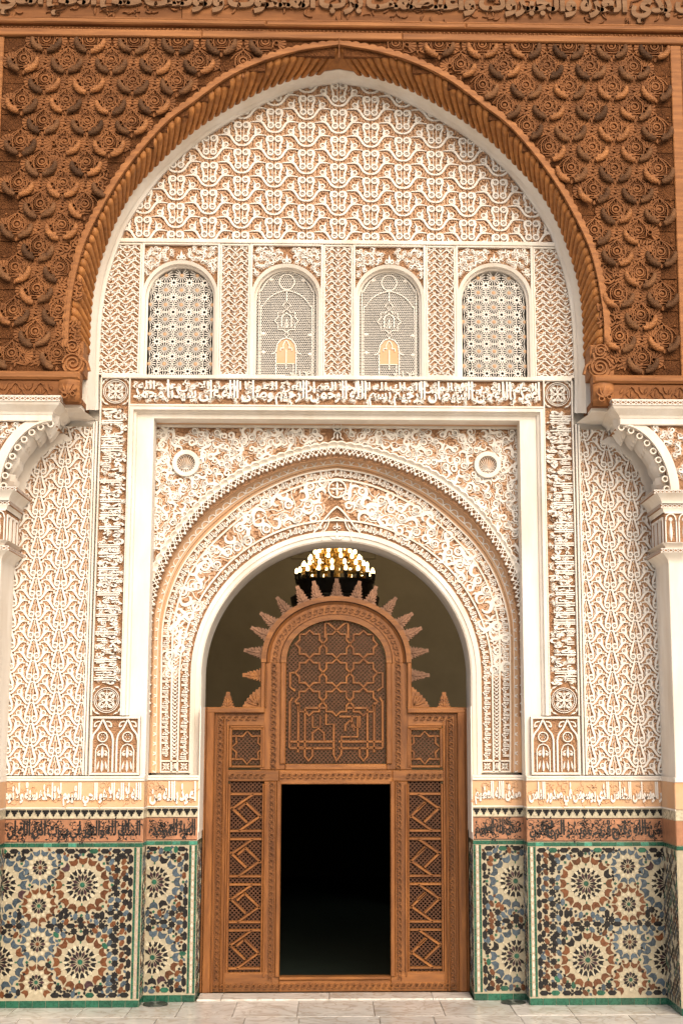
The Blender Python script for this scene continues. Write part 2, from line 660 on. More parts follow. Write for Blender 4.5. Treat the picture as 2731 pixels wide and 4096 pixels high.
def text_data(t, bold=0.022, res=2, tall=1.0, space=1.0):
    cu = bpy.data.curves.new('lettering', 'FONT')
    cu.body = shape_arabic(t)
    cu.resolution_u = res
    cu.extrude = 0.05
    cu.offset = min(bold, 0.05)
    cu.space_character = space
    cu.space_word = 0.55
    o = bpy.data.objects.new('lettering', cu)
    COL.objects.link(o)
    bpy.context.view_layer.update()
    me = o.to_mesh()
    vs = [tuple(v.co) for v in me.vertices]
    fs = [tuple(p.vertices) for p in me.polygons if not all(me.vertices[k].co.z < 0 for k in p.vertices)]
    o.to_mesh_clear()
    bpy.data.objects.remove(o)
    bpy.data.curves.remove(cu)
    if tall != 1.0:      # long upright shafts above the body of the letters, as in monumental script
        vs = [(x, y if y < 0.42 else 0.42 + (y - 0.42) * tall, z) for x, y, z in vs]
    xs, ys = [v[0] for v in vs], [v[1] for v in vs]
    return vs, fs, (min(xs), max(xs), min(ys), max(ys))

# ================================================================ THE SETTING: courtyard paving and the hall behind the portal
YI, YP, YD, YW, YB = 0.30, 0.50, 0.68, -0.50, -0.55      # inner piers, arch plate, timber screen, cedar front, brackets
FLOOR = MB().box(-14, 14, -26, 1.0, -0.30, -0.025).build('courtyard_floor', 'tile_grout')
kind(FLOOR, 'structure')
SLABS = []
_y = 0.66
_rows = [(0.34, 0.95), (0.80, 0.57), (0.78, 0.60), (0.8, 0.6), (0.8, 0.6), (0.8, 0.6)]
for _ri, (_d, _w) in enumerate(_rows):
    _x = -4.2 + random.uniform(-0.3, 0.3)
    while _x < 4.2:
        w = _w * random.uniform(0.75, 1.3)
        g = 0.003
        if not (_ri == 0 and (_x + w < -1.28 or _x > 1.28)):
            a, c = (_x, _x + w)
            if _ri == 0:
                a, c = max(a, -1.3), min(c, 1.3)
            if c - a > 0.05:
                b = MB()
                z = random.uniform(-0.0015, 0.0015) + (0.012 if _ri == 0 else 0)
                zb = -0.028
                q = 0.004
                vs = [(a + g, _y - g), (c - g, _y - g), (c - g, _y - _d + g), (a + g, _y - _d + g)]
                ce = ((a + c) / 2, _y - _d / 2)
                lo = [b.V(x, y, zb) for x, y in vs]
                mi = [b.V(x, y, z - 0.003) for x, y in vs]
                hi = [b.V(x + (q if x < ce[0] else -q), y + (q if y < ce[1] else -q), z) for x, y in vs]
                for A, B in ((lo, mi), (mi, hi)):
                    for k in range(4):
                        b.f.append((A[k], A[(k + 1) % 4], B[(k + 1) % 4], B[k]))
                b.f.append(tuple(hi))
                b.build('marble_slab', 'marble', FLOOR)
        _x += w
    _y -= _d
# the paving beyond the frame, one sheet of the same marble towards and behind the camera
kind(MB().box(-14, 14, -26, _y - 0.004, -0.02, -0.002).build('courtyard_paving', 'marble'), 'structure')

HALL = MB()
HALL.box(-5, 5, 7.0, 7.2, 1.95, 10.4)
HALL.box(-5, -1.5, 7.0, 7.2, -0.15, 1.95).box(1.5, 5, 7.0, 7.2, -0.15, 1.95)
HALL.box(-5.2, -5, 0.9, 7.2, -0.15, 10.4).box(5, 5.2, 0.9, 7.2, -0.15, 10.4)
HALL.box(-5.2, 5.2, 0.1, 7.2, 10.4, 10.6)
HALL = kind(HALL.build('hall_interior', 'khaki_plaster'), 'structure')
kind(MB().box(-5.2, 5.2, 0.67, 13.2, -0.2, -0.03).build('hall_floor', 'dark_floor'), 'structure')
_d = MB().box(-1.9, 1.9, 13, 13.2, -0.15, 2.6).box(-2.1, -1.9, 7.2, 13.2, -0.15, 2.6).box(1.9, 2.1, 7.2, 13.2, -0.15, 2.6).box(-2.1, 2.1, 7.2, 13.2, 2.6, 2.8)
kind(_d.build('added_dark_room', 'shade_black'), 'structure')  # near-black room, added past the far wall to keep the doorway black

# ================================================================ plaster wall that carries everything
WX = 4.4
zTy0, zTy1 = zz(978, 0), zz(962, 0)              # white fillet under the tympanum
zWb = zz(1510, 0)                                # sill of the windows
zBand0, zBand1 = zz(1622, 0), zz(1519, 0)        # long inscription
zFr = zz(1632, 0)                                # top of the white portal frame
xFo, xFi = hx(505, 1900, 0), hx(590, 1900, YI)   # white portal frame, outer and inner
zSp = zz(1703, YI)                               # top of the portal's spandrel panel
zCo = zz(3105, 0)                                # cornice over the tiled dado
xPi = 1.80                                       # corner between outer and inner pier
xJ = 1.303                                       # jamb of the inner piers


def A2(pts, Y):
    """half arch from points measured on its left flank, apex on the axis"""
    out = []
    for i, (px, py) in enumerate(pts):
        x, z = at(px, py, Y)
        out.append((0.0 if i == len(pts) - 1 else abs(x), z))
    return out


def arch(pts, Y, n=96):
    return resample(mirror_pts(cr(A2(pts, Y), 6)), n)


ty_in = arch([(390, 1640), (390, 1510), (394, 1423), (401, 1292), (418, 1161), (444, 1057), (475, 970), (510, 889), (627, 723), (740, 610), (871, 514), (1045, 418), (1190, 357), (1346, 332)], 0, 140)
ty_out = arch([(343, 1640), (343, 1510), (344, 1423), (348, 1292), (361, 1161), (383, 1065), (416, 970), (453, 880), (523, 758), (610, 662), (740, 540), (871, 449), (1045, 355), (1190, 305), (1346, 279)], -0.22, 140)
gad_out = arch([(274, 1392), (274, 1318), (283, 1214), (309, 1074), (348, 952), (436, 784), (531, 645), (662, 497), (767, 418), (906, 318), (1045, 253), (1190, 211), (1346, 187)], YW, 140)
# the same arris of the plaster arch, from the height where the gadroons begin
_zg = gad_out[0][1]
gad_in = resample([p for p in ty_out if p[1] >= _zg - 0.02], 140)

# window openings
WIN = []      # x centre, half width, spring z, top z
for (l, r_, top) in ((580, 842, 1068), (1017, 1258, 1078), (1444, 1686, 1080), (1864, 2112, 1075)):
    xa, xb = at(l, 1400, 0)[0], at(r_, 1400, 0)[0]
    WIN.append(((xa + xb) / 2, (xb - xa) / 2, zz(top, 0)))
WIN = [WIN[0], WIN[1], (-WIN[1][0], WIN[1][1], WIN[1][2]), (-WIN[0][0], WIN[0][1], WIN[0][2])]

W = MB()
Y0, Y1 = 0.06, 0.90
for sg in (-1, 1):
    a, b = sorted((sg * xPi, sg * WX))
    W.box(a, b, Y0, Y1, 0, zWb)
    e = WIN[0] if sg < 0 else WIN[3]
    a, b = sorted((sg * WX, e[0] + sg * e[1]))
    W.box(a, b, Y0, Y1, zWb, zTy0)
W.box(-xPi, xPi, Y0, Y1, zFr - 0.1, zWb)
for p, q in zip(WIN, WIN[1:]):
    W.box(p[0] + p[1], q[0] - q[1], Y0, Y1, zWb, zTy0)
for (c, h, top) in WIN:
    # arched head of each opening
    n = 16
    ap = [(c - h * cos(pi * k / n), top - h * (1 - sin(pi * k / n))) for k in range(n + 1)]
    up = [(x, zTy0) for x, z in ap]
    W.strip(ap, up, Y0, Y0).strip(ap, ap, Y0, Y1).strip(ap, up, Y1, Y1)
W.box(-WX, WX, Y0, Y1, zTy0, 10.4)
# behind the cedar: white plaster wall ends right and left
W.box(-WX, -3.05, -0.4, Y0, zz(1650, 0) + 0.5, 10.4).box(3.05, WX, -0.4, Y0, zz(1650, 0) + 0.5, 10.4)
# portal zone: plaster mass with the arched opening
R_OP, Z_OP = 1.33, 3.06
n = 48
op = [(-R_OP, 0)] + [(-R_OP * cos(pi * k / n), Z_OP + R_OP * sin(pi * k / n)) for k in range(n + 1)] + [(R_OP, 0)]
opo = op[1:-1]
up = [(x, zFr) for x, z in opo]
W.strip(opo, up, YP + 0.03, YP + 0.03)                   # behind the carved plate
W.strip(opo, opo, YP + 0.0, 1.0)                         # intrados of the opening
W.strip(opo, up, 1.0, 1.0)
for sg in (-1, 1):
    a, b = sorted((sg * (R_OP), sg * xPi))
    W.box(a, b, YP + 0.03, 1.0, 1.9, Z_OP + 0.4)
    a, b = sorted((sg * (xJ + 0.012), sg * xPi))
    W.box(a, b, YI + 0.02, 1.0, 0, zCo)
    a, b = sorted((sg * xPi, sg * (xPi + 0.2)))
    W.box(a, b, YI, 1.0, zCo, zFr)
WALL = tag(W.build('plaster_wall', 'stucco_white'), 'tall white plaster courtyard wall that carries the carved panels and the arched portal', 'wall')

# ---------------------------------------------------------------- plaster arch framing the tympanum
A = MB()
prof = [(0.0, 0.035), (0.0, -0.02), (0.16, -0.035), (0.3, -0.055), (0.36, -0.085), (0.7, -0.16), (1.0, -0.22), (1.06, -0.22)]


def mix(a, b, t):
    return [(p[0] + (q[0] - p[0]) * t, p[1] + (q[1] - p[1]) * t) for p, q in zip(a, b)]


for (t0, y0), (t1, y1) in zip(prof, prof[1:]):
    A.strip(mix(ty_in, ty_out, t0), mix(ty_in, ty_out, t1), y0, y1)
_o = mix(ty_in, ty_out, 1.06)
A.strip(_o, [(x * 1.06, z + 0.12) for x, z in _o], -0.22, -0.22)
# white jamb returns and ledge under the cedar ends
zL0, zL1 = zz(1650, -0.3), zz(1690, 0)
for sg in (-1, 1):
    xa, xb = abs(ty_out[0][0]), 3.05
    s = MB
    L = [(sg * abs(ty_in[0][0]), zL0 - 0.10), (sg * xb, zL0 - 0.10)]
    i = len(A.v)
    for x, y, z in ((sg * abs(ty_in[0][0]), 0.02, zL1), (sg * 2.95, 0.02, zL1), (sg * 2.95, -0.40, zL0), (sg * (xa + 0.02), -0.23, zL0 + 0.01)):
        A.v.append((x, y, z))
    A.f.append((i, i + 1, i + 2, i + 3))
    a, b = sorted((sg * (xa + 0.02), sg * 2.95))
    A.box(a, b, -0.42, -0.22, zL0, zL0 + 0.09)
tag(A.build('plaster_arch', 'stucco_white', smooth=False), 'smooth white plaster band of the big pointed arch under the cedar spandrels', 'arch')

# ================================================================ CARVED STUCCO
H1 = 0.029        # height of the white arabesques above their ground


def ringhole(b, x, y, r, w, h0, h1):
    b.ring(x, y, r, w, h0, h1, 12, 0.25)
    q = r - w / 2
    b.ribbon([(x - q, y - q * 0.2), (x + q, y + q * 0.2)], w * 0.22, h0, h1 * 0.7, 0.2)
    b.ribbon([(x - q * 0.2, y + q), (x + q * 0.2, y - q)], w * 0.22, h0, h1 * 0.7, 0.2)


def motif_lyre(k, kv):
    """palmette of the tall side panels: twin volutes, tall tapering stems, winged crescent"""
    b = MB()
    T = lambda p: [(x * k, y * kv) for x, y in p]
    for s in (-1, 1):
        ringhole(b, s * 13 * k, 0, 9.6 * k, 7.2 * k, 0, H1)
        st = cr([(s * 21, 4), (s * 21.5, 16), (s * 17, 30), (s * 12, 46), (s * 8, 62), (s * 5, 80)], 4)
        b.ribbon(T(st), [w * k for w in lerp_w([6, 9, 10, 8, 5.5, 2.2], 4)], 0, H1 * 1.02, 0.13)
        b.dome(s * 24 * k, 44 * kv, 6.2 * k, 0.004, H1 * 1.04, 9, 3)
        ar = cr([(s * 0.5, -18), (s * 8, -23), (s * 19, -22), (s * 29, -11), (s * 38, 3), (s * 48, 12), (s * 58, 13.5), (s * 67, 12)], 4)
        b.ribbon(T(ar), [w * k for w in lerp_w([4, 6, 7.2, 8.6, 10, 7.5, 4.6, 4.6], 4)], 0, H1 * 0.97, 0.13)
        b.dome(s * 72 * k, 9 * kv, 5.6 * k, 0.004, H1 * 1.05, 9, 3)
        b.leaf((s * 72 * k, 8 * kv), (s * 86 * k, -6 * kv), 7 * k, 0, H1 * 0.9)
        ringhole(b, s * 48 * k, 23 * kv, 8.2 * k, 5.2 * k, 0, H1 * 0.98)
        b.ribbon(T(cr([(s * 39, 9), (s * 39, 20), (s * 40, 30), (s * 34, 44)], 4)), [w * k for w in lerp_w([8, 9.5, 7.5, 1.5], 4)], 0, H1 * 0.99, 0.13)
        # secondary tan-shadowed tendrils
        b.ribbon(T(cr([(s * 3, 6), (s * 6, 24), (s * 2, 40), (s * 1, 58)], 3)), 2.2 * k, 0, H1 * 0.55, 0.2)
        b.ribbon(T(cr([(s * 32, 4), (s * 33, 24), (s * 26, 34)], 3)), 2.0 * k, 0, H1 * 0.5, 0.2)
    for q in range(-3, 4):
        a = -pi / 2 + q * 0.36
        b.ribbon([(18 * k * cos(a) * 1.25, 18 * kv * sin(a)), (22 * k * cos(a) * 1.25, 22 * kv * sin(a))], 2.2 * k, 0, H1 * 0.6, 0.2)
    t = tan_leaves(-49 * k, 49 * k, -41 * kv, 41 * kv, 9.5 * k, 18 * k, 9.5 * k, H1 * 0.5, 3)
    return mesh2('palmette', b, 'stucco_carved', t, 'stucco_tan')


def motif_tymp(k, kv):
    """tympanum motif: two pairs of volutes joined by shoulders, winged crescent below"""
    b = MB()
    T = lambda p: [(x * k, y * kv) for x, y in p]
    for s in (-1, 1):
        ringhole(b, s * 15 * k, 0, 11 * k, 8 * k, 0, H1)
        ringhole(b, s * 15 * k, -55 * kv, 11 * k, 8 * k, 0, H1)
        st = cr([(s * 20, 10), (s * 29, 6), (s * 31, -8), (s * 26, -22), (s * 22, -34), (s * 24, -46)], 4)
        b.ribbon(T(st), [w * k for w in lerp_w([6, 9, 9, 7.5, 7.5, 7.5], 4)], 0, H1 * 1.02, 0.13)
        b.dome(s * 26 * k, -33 * kv, 7 * k, 0.004, H1 * 1.06, 9, 3)
        ar = cr([(s * 0.5, -84), (s * 12, -83), (s * 27, -75), (s * 38, -60), (s * 47, -47), (s * 58, -40), (s * 74, -40), (s * 98, -43)], 4)
        b.ribbon(T(ar), [w * k for w in lerp_w([5, 7.5, 9, 10, 10, 9, 5.5, 2], 4)], 0, H1 * 0.97, 0.13)
        b.dome(s * 47 * k, -46 * kv, 7 * k, 0.004, H1 * 1.07, 9, 3)
        ringhole(b, s * 65 * k, -25 * kv, 9 * k, 5.5 * k, 0, H1 * 0.98)
        b.ribbon(T(cr([(s * 56, -40), (s * 52, -30), (s * 54, -18), (s * 48, -3)], 4)), [w * k for w in lerp_w([9, 10, 8, 1.5], 4)], 0, H1, 0.13)
        b.ribbon(T(cr([(s * 5, -6), (s * 7, -25), (s * 5, -46)], 3)), 3 * k, 0, H1 * 0.55, 0.2)
        b.ribbon(T(cr([(s * 34, -16), (s * 42, -20), (s * 46, -10)], 3)), 2.2 * k, 0, H1 * 0.5, 0.2)
    b.ribbon(T([(-9, -28), (0, -24), (9, -28)]), 3 * k, 0, H1 * 0.5, 0.2)
    for q in range(-3, 4):
        a = -pi / 2 + q * 0.36
        b.ribbon([(0 + 23 * k * cos(a) * 1.3, -55 * kv + 21 * kv * sin(a)), (28 * k * cos(a) * 1.3, -55 * kv + 26 * kv * sin(a))], 2.4 * k, 0, H1 * 0.6, 0.2)
    t = tan_leaves(-65 * k, 65 * k, -84 * kv, 28 * kv, 10.5 * k, 20 * k, 10.5 * k, H1 * 0.5, 4)
    return mesh2('palmette', b, 'stucco_carved', t, 'stucco_tan')


def motif_vine(k, kv):
    """motif of the narrow strips between the windows"""
    b = MB()
    T = lambda p: [(x * k, y * kv) for x, y in p]
    h = H1 * 0.9
    b.leaf((0, 4 * kv), (0, 21 * kv), 6 * k, 0, h)
    for s in (-1, 1):
        b.leaf((s * 2 * k, 6 * kv), (s * 12 * k, 19 * kv), 5 * k, 0, h, bend=0.15 * s)
        b.dome(s * 6 * k, -12 * kv, 5 * k, 0.002, h, 8, 2)
        b.ribbon(T(cr([(s * 2, 0), (s * 10, 3), (s * 20, 11), (s * 30, 15), (s * 41, 8), (s * 52, -1), (s * 61, -4)], 3)), [w * k for w in lerp_w([3, 4.5, 6, 6.5, 5.5, 4, 3], 3)], 0, h, 0.25)
        b.ribbon(T(cr([(s * 2, -2), (s * 14, -9), (s * 28, -6), (s * 42, 6), (s * 54, 18), (s * 61, 25)], 3)), [w * k for w in lerp_w([3, 3.2, 3.2, 3.2, 3.2, 3], 3)], 0, h * 0.8, 0.25)
        ringhole(b, s * 30 * k, 20 * kv, 4.8 * k, 3.6 * k, 0, h)
        b.dome(s * 36 * k, -4 * kv, 4 * k, 0.002, h * 0.9, 7, 2)
    b.ring(0, -3 * kv, 4.5 * k, 2.2 * k, 0, h, 8)
    t = tan_leaves(-31 * k, 31 * k, -26 * kv, 26 * kv, 8 * k, 14 * k, 7 * k, H1 * 0.4, 5)
    return mesh2('vine_motif', b, 'stucco_carved', t, 'stucco_tan')


def tile_motif(me, name, parent, rect, du, dv, y, ox=0.0, oz=0.0, arch_in=None, ext=(0.25, 0.25)):
    """staggered repeat of a motif over a rectangle; motifs that cross its edge are cut there"""
    x0, x1, z0, z1 = rect
    xs, zs = [v.co.x for v in me.vertices], [v.co.z for v in me.vertices]
    bx0, bx1, bz0, bz1 = min(xs), max(xs), min(zs), max(zs)
    i0, i1 = int(math.floor((x0 - ox) / du)) - 2, int(math.ceil((x1 - ox) / du)) + 2
    for i in range(i0, i1 + 1):
        j0, j1 = int(math.floor((z0 - oz) / dv)) - 2, int(math.ceil((z1 - oz) / dv)) + 2
        for j in range(j0, j1 + 1):
            cx, cz = ox + i * du, oz + (j + 0.5 * (i % 2)) * dv
            if cx + bx0 > x1 or cx + bx1 < x0 or cz + bz0 > z1 or cz + bz1 < z0:
                continue
            if arch_in:
                # hidden behind the arch band entirely: leave out
                t = interp_z(arch_in, max(arch_in[0][0], min(arch_in[-1][0], cx)))
                zm = cz + bz0
                if abs(cx) - 0.2 > max(abs(p[0]) for p in arch_in) or (t is not None and zm > t + 0.02 and abs(cx) < 2.4):
                    continue
            inside = cx + bx0 >= x0 and cx + bx1 <= x1 and cz + bz0 >= z0 and cz + bz1 <= z1
            m2 = me if inside else clip_mesh(me, name, (x0 - cx, z0 - cz), (x1 - cx, z1 - cz))
            if m2 is not None:
                place(m2, name, parent, (cx, y, cz), sy=random.uniform(0.92, 1.06))


def ground(name, x0, x1, z0, z1, y=0.03, t=0.05, border=0.0, label=None, cat='panel', group=None):
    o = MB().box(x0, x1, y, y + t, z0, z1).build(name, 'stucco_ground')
    if label:
        tag(o, label, cat, group)
    if border:
        b = MB()
        for r in ((x0, x0 + border, z0 + border, z1 - border), (x1 - border, x1, z0 + border, z1 - border), (x0, x1, z0, z0 + border), (x0, x1, z1 - border, z1)):
            b.bbox(r[0], r[1], y - H1 - 0.006, y + 0.01, r[2], r[3], 0.004)
        b.build('border', 'stucco_white', o)
    return o


# ---- tympanum
K = 0.00250
tb = MB()
_ti = [p for p in ty_in if p[1] > zTy1]
tb.strip(_ti, [(x, zTy1) for x, z in _ti], 0.03, 0.03)
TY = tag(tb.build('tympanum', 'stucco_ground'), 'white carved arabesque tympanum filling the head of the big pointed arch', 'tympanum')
m_ty = motif_tymp(K, 0.00262)
tile_motif(m_ty, 'palmette', TY, (-2.5, 2.5, zTy1, 9.3), 0.325, 0.291, 0.03, 0.0, zz(825 / 2.613 + 350, 0) - 0.0, ty_in)
f = MB()
f.bbox(-abs(ty_in[0][0]) - 0.02, abs(ty_in[0][0]) + 0.02, -0.02, 0.06, zTy0, zTy1, 0.006)
f.build('fillet', 'stucco_white', TY)

# ---- strips between the windows
m_vi = motif_vine(0.00245, 0.00262)
m_vi2 = motif_vine(0.0021, 0.00255)
edges = [-abs(ty_in[20][0]) - 0.1] + [x for w in WIN for x in (w[0] - w[1] - 0.068, w[0] + w[1] + 0.068)] + [abs(ty_in[20][0]) + 0.1]
STRIPN = ['outermost carved strip beside the left spring of the big arch', 'slender carved strip between the left star window and a honeycomb window',
          'slender carved strip between the two honeycomb windows', 'slender carved strip between a honeycomb window and the right star window',
          'outermost carved strip beside the right spring of the big arch']
for i in range(5):
    a, b = edges[2 * i], edges[2 * i + 1]
    if i == 0:
        a = -2.40
    if i == 4:
        b = 2.40
    o = ground('carved_strip', a, b, zWb + 0.012, zTy0 - 0.004, 0.03, 0.05, 0.018, STRIPN[i] + ', white vine pattern', 'panel', 'carved strips between the windows')
    c = (a + b) / 2 if 0 < i < 4 else (a + 0.30 if i == 4 else b - 0.30) + (0.02 if i == 4 else 0)
    tile_motif(m_vi if i in (0, 4) else m_vi2, 'vine_motif', o, (a + 0.018, b - 0.018, zWb + 0.03, zTy0 - 0.022), 0.15 if i in (0, 4) else 0.125, 0.134, 0.03, c, zWb + 0.08)

# ---- the four screened windows
WL = ['leftmost arched window with a lattice of white stars and flowers', 'left of the two honeycomb windows, with strapwork in its grille',
      'right of the two honeycomb windows, with strapwork in its grille', 'rightmost arched window with a lattice of white stars and flowers']


def lat_star(b, c, h, top, z0):
    """rows of 16-petal rosettes alternating with small white flowers, pierced between"""
    du, dv = 0.155, 0.152
    n = 0
    inside = lambda x, z, m=0.0: abs(x - c) < h - m and z > z0 + m and (z < top - h or hypot(x - c, z - (top - h)) < h - m)
    for j in range(-1, 11):
        for i in range(-3, 4):
            x, z = c + i * du, z0 - 0.01 + j * dv * 1.0
            if inside(x, z, -0.03):
                R = 0.073
                for q in range(16):
                    a = q * pi / 8 + 0.19
                    p0, p1 = (x + 0.02 * cos(a), z + 0.02 * sin(a)), (x + R * cos(a), z + R * sin(a))
                    if inside(*p1, 0.0):
                        b.ribbon([p0, p1], [0.005, 0.0085], 0, 0.014, 0.15)
                if inside(x, z, 0.02):
                    pts = [(x + R * cos(2 * pi * q / 16), z + R * sin(2 * pi * q / 16)) for q in range(16)]
                    pts = [p for p in pts]
                    if all(inside(*p, 0.004) for p in pts):
                        b.ribbon(pts, 0.009, 0, 0.011, 0.2, True)
                yield ('hub', x, z) if inside(x, z, 0.0) else None
            x, z = c + (i + 0.5) * du, z0 - 0.01 + (j + 0.5) * dv
            if inside(x, z, 0.02):
                R, r_ = 0.058, 0.034
                poly = []
                for q in range(16):
                    a = q * pi / 8
                    poly.append((x + (R if q % 2 == 0 else r_) * cos(a), z + (R if q % 2 == 0 else r_) * sin(a)))
                yield ('flower', x, z)
    return


def honey(b, c, h, top, z0):
    s = 0.0205
    inside = lambda x, z, m=0.0: abs(x - c) < h - m and z > z0 + m and (z < top - h or hypot(x - c, z - (top - h)) < h - m)
    j = 0
    z = z0
    while z < top:
        n = int(h / s) + 1
        for i in range(-n, n + 1):
            x = c + (i + 0.5 * (j % 2)) * s
            if inside(x, z, -0.012):
                ro, ri = s / sqrt(3), s / sqrt(3) - 0.0023
                ang = [pi / 6 + q * pi / 3 for q in range(6)]
                O = [b.P(x + ro * cos(t), z + ro * sin(t), 0.010) for t in ang]
                I = [b.P(x + ri * cos(t), z + ri * sin(t), 0.010) for t in ang]
                B = [b.P(x + ri * cos(t), z + ri * sin(t), -0.004) for t in ang]
                for q in range(6):
                    w = (q + 1) % 6
                    b.f += [(O[q], O[w], I[w], I[q]), (I[q], I[w], B[w], B[q])]
        z += s * 0.866
        j += 1


flower = MB()
_p = []
for q in range(16):
    a = q * pi / 8
    R = 0.052 if q % 2 == 0 else 0.025
    _p.append((R * cos(a), R * sin(a)))
_in = [(0.015 * cos(q * pi / 8 + 0), 0.015 * sin(q * pi / 8)) for q in range(16)]
for q in range(16):
    j = (q + 1) % 16
    a, b_, c_, d_ = _p[q], _p[j], _in[j], _in[q]
    i = len(flower.v)
    for (u, v), h in ((a, 0.0), (b_, 0.0), (b_, 0.013), (a, 0.013), (c_, 0.013), (d_, 0.013), (c_, 0.0), (d_, 0.0)):
        flower.P(u, v, h)
    flower.f += [(i, i + 1, i + 2, i + 3), (i + 3, i + 2, i + 4, i + 5), (i + 5, i + 4, i + 6, i + 7)]
m_flower = flower.mesh('flower', 'stucco_carved')
m_hub = MB().dome(0, 0, 0.021, 0, 0.016, 10, 2).mesh('hub', 'ochre_plaster')

CORNERS = []
for wi, (c, h, top) in enumerate(WIN):
    w = thing('screen_window', (c, 0.0, zWb), WL[wi], 'window', 'arched windows under the tympanum')
    n = 20
    ho = h + 0.054
    zb = zWb + 0.004
    zs = top - h
    ap = [(c - h, zb)] + [(c - h * cos(pi * k / n), zs + h * sin(pi * k / n)) for k in range(n + 1)] + [(c + h, zb)]
    a1 = [(c - (h + 0.022), zb)] + [(c - (h + 0.022) * cos(pi * k / n), zs + (h + 0.022) * sin(pi * k / n)) for k in range(n + 1)] + [(c + (h + 0.022), zb)]
    a2 = [(c - ho, zb)] + [(c - ho * cos(pi * k / n), zs + ho * sin(pi * k / n)) for k in range(n + 1)] + [(c + ho, zb)]
    fr = MB()
    fr.strip(ap, ap, 0.16, 0.055).strip(ap, a1, 0.055, 0.045).strip(a1, a1, 0.045, 0.005).strip(a1, a2, 0.005, -0.012).strip(a2, a2, -0.012, 0.06)
    fr.build('surround', 'stucco_white', w)
    # corner pieces above the surround, tan field with white scrolls and a palmette in the middle
    zt = zTy0 - 0.02
    sp = MB()
    hi = [(x, zt) for x, z in a2[1:-1]]
    sp.strip(a2[1:-1], hi, 0.035, 0.035)
    sp.box(c - ho, c + ho, 0.035, 0.06, zt, zTy0)
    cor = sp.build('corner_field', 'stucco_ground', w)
    MB().box(c - h - 0.03, c + h + 0.03, 0.22, 0.26, zWb - 0.02, top + 0.03).build('dark_backing', 'shade_black', w)  # dark sheet added behind the grille, its colour stands in for shade
    bd = MB()
    for x in (c - ho, c + ho):
        bd.bbox(x - 0.012, x + 0.012, -0.008, 0.05, zWb + 0.006, zTy0, 0.003)
    bd.bbox(c - ho + 0.012, c + ho - 0.012, -0.008, 0.05, zt + 0.002, zTy0, 0.003)
    bd.build('border', 'stucco_white', w)
    CORNERS.append((w, c, ho, zs, zt))
    pm = MB(0.035)
    za = zs + ho
    for s in (-1, 1):
        pm.ring(c + s * 0.026, za + 0.03, 0.016, 0.012, 0, 0.036, 10)
        pm.leaf((c + s * 0.008, za + 0.03), (c + s * 0.036, za + 0.065), 0.02, 0, 0.034)
    pm.leaf((c, za + 0.01), (c, za + 0.105), 0.036, 0, 0.036)
    pm.build('palmette', 'stucco_carved', w)
    # grille
    g = MB(0.10)
    if wi in (0, 3):
        spots = [t for t in lat_star(g, c, h, top, zWb + 0.01) if t]
        gr = g.build('lattice', 'stucco_carved', w)
        for kind_, x, z in spots:
            place(m_hub if kind_ == 'hub' else m_flower, kind_, w, (x, 0.10, z))
        fb = MB()
        for (x, z) in [(c + i * 0.0775 + 0.03875, 0) for i in range(0)]:
            pass
    else:
        honey(g, c, h, top, zWb + 0.008)
        gr = g.build('grille', 'stucco_carved', w)
        kind(gr, 'stuff')
        s = MB(0.10)
        U = lambda px, py: (c + (px - 385) / 2.8 * 0.00247, zWb + (1285 - py) / 2.8 * 0.00262)
        R = lambda pts, wd=0.011, cl=False, h0=0.0, h1=0.024: s.ribbon([U(*p) for p in pts], wd, h0, h1, 0.25, cl)
        import itertools
        R([(385 + (84 + 5 * (q % 2)) * cos(q * pi / 12), 215 + (84 + 5 * (q % 2)) * sin(q * pi / 12)) for q in range(24)], 0.012, True)
        R([(75, 1285), (75, 265)], 0.010)
        R([(690, 1285), (690, 265)], 0.010)
        R(cr([(90, 320), (130, 250), (190, 180), (270, 130), (385, 105), (500, 130), (580, 180), (640, 250), (680, 320)], 4), 0.010)
        R(cr([(95, 1285), (95, 560), (120, 480), (180, 400), (270, 340), (385, 310), (500, 340), (590, 400), (650, 480), (672, 560), (672, 1285)], 5), 0.010)
        R([(385, 310), (385, 430)], 0.012)
        R([(385, 430), (430, 475), (385, 520), (340, 475)], 0.010, True)
        st = []
        for q in range(16):
            a = q * pi / 8
            rr = 135 if q % 2 == 0 else 103
            st.append((385 + rr * cos(a), 645 + rr * sin(a)))
        R(st, 0.011, True)
        R([(330, 720), (330, 610), (345, 585), (385, 560), (425, 585), (440, 610), (440, 720)], 0.012)
        R([(385, 725), (385, 620)], 0.012)
        R([(355, 720), (375, 660), (405, 680), (395, 720)], 0.010)
        R([(385, 770), (412, 798), (385, 826), (358, 798)], 0.010, True)
        R([(270, 1280), (270, 980), (285, 900), (330, 850), (385, 832), (440, 850), (485, 900), (497, 980), (497, 1280)], 0.013)
        R([(385, 1170), (385, 960)], 0.013)
        R(cr([(320, 975), (325, 945), (355, 945), (350, 915), (385, 860), (420, 915), (415, 945), (445, 945), (450, 975)], 4), 0.011)
        R([(220, 1010), (275, 995)], 0.014)
        R([(550, 1010), (497, 995)], 0.014)
        R([(40, 1245), (380, 1245)], 0.011)
        R([(40, 1283), (725, 1283)], 0.009)
        R([(465, 1120), (465, 1280)], 0.010)
        R([(270, 1118), (480, 1118)], 0.009)
        for (px, py) in ((120, 790), (125, 990), (655, 798), (655, 1010), (200, 188), (575, 192)):
            s.dome(*U(px, py), 0.022, 0, 0.026, 8, 2)
            s.dome(*U(px + (22 if px < 385 else -22), py), 0.014, 0, 0.026, 8, 2)
        for px in (180, 270, 470):
            R([(px, 1240), (px, 1285)], 0.010)
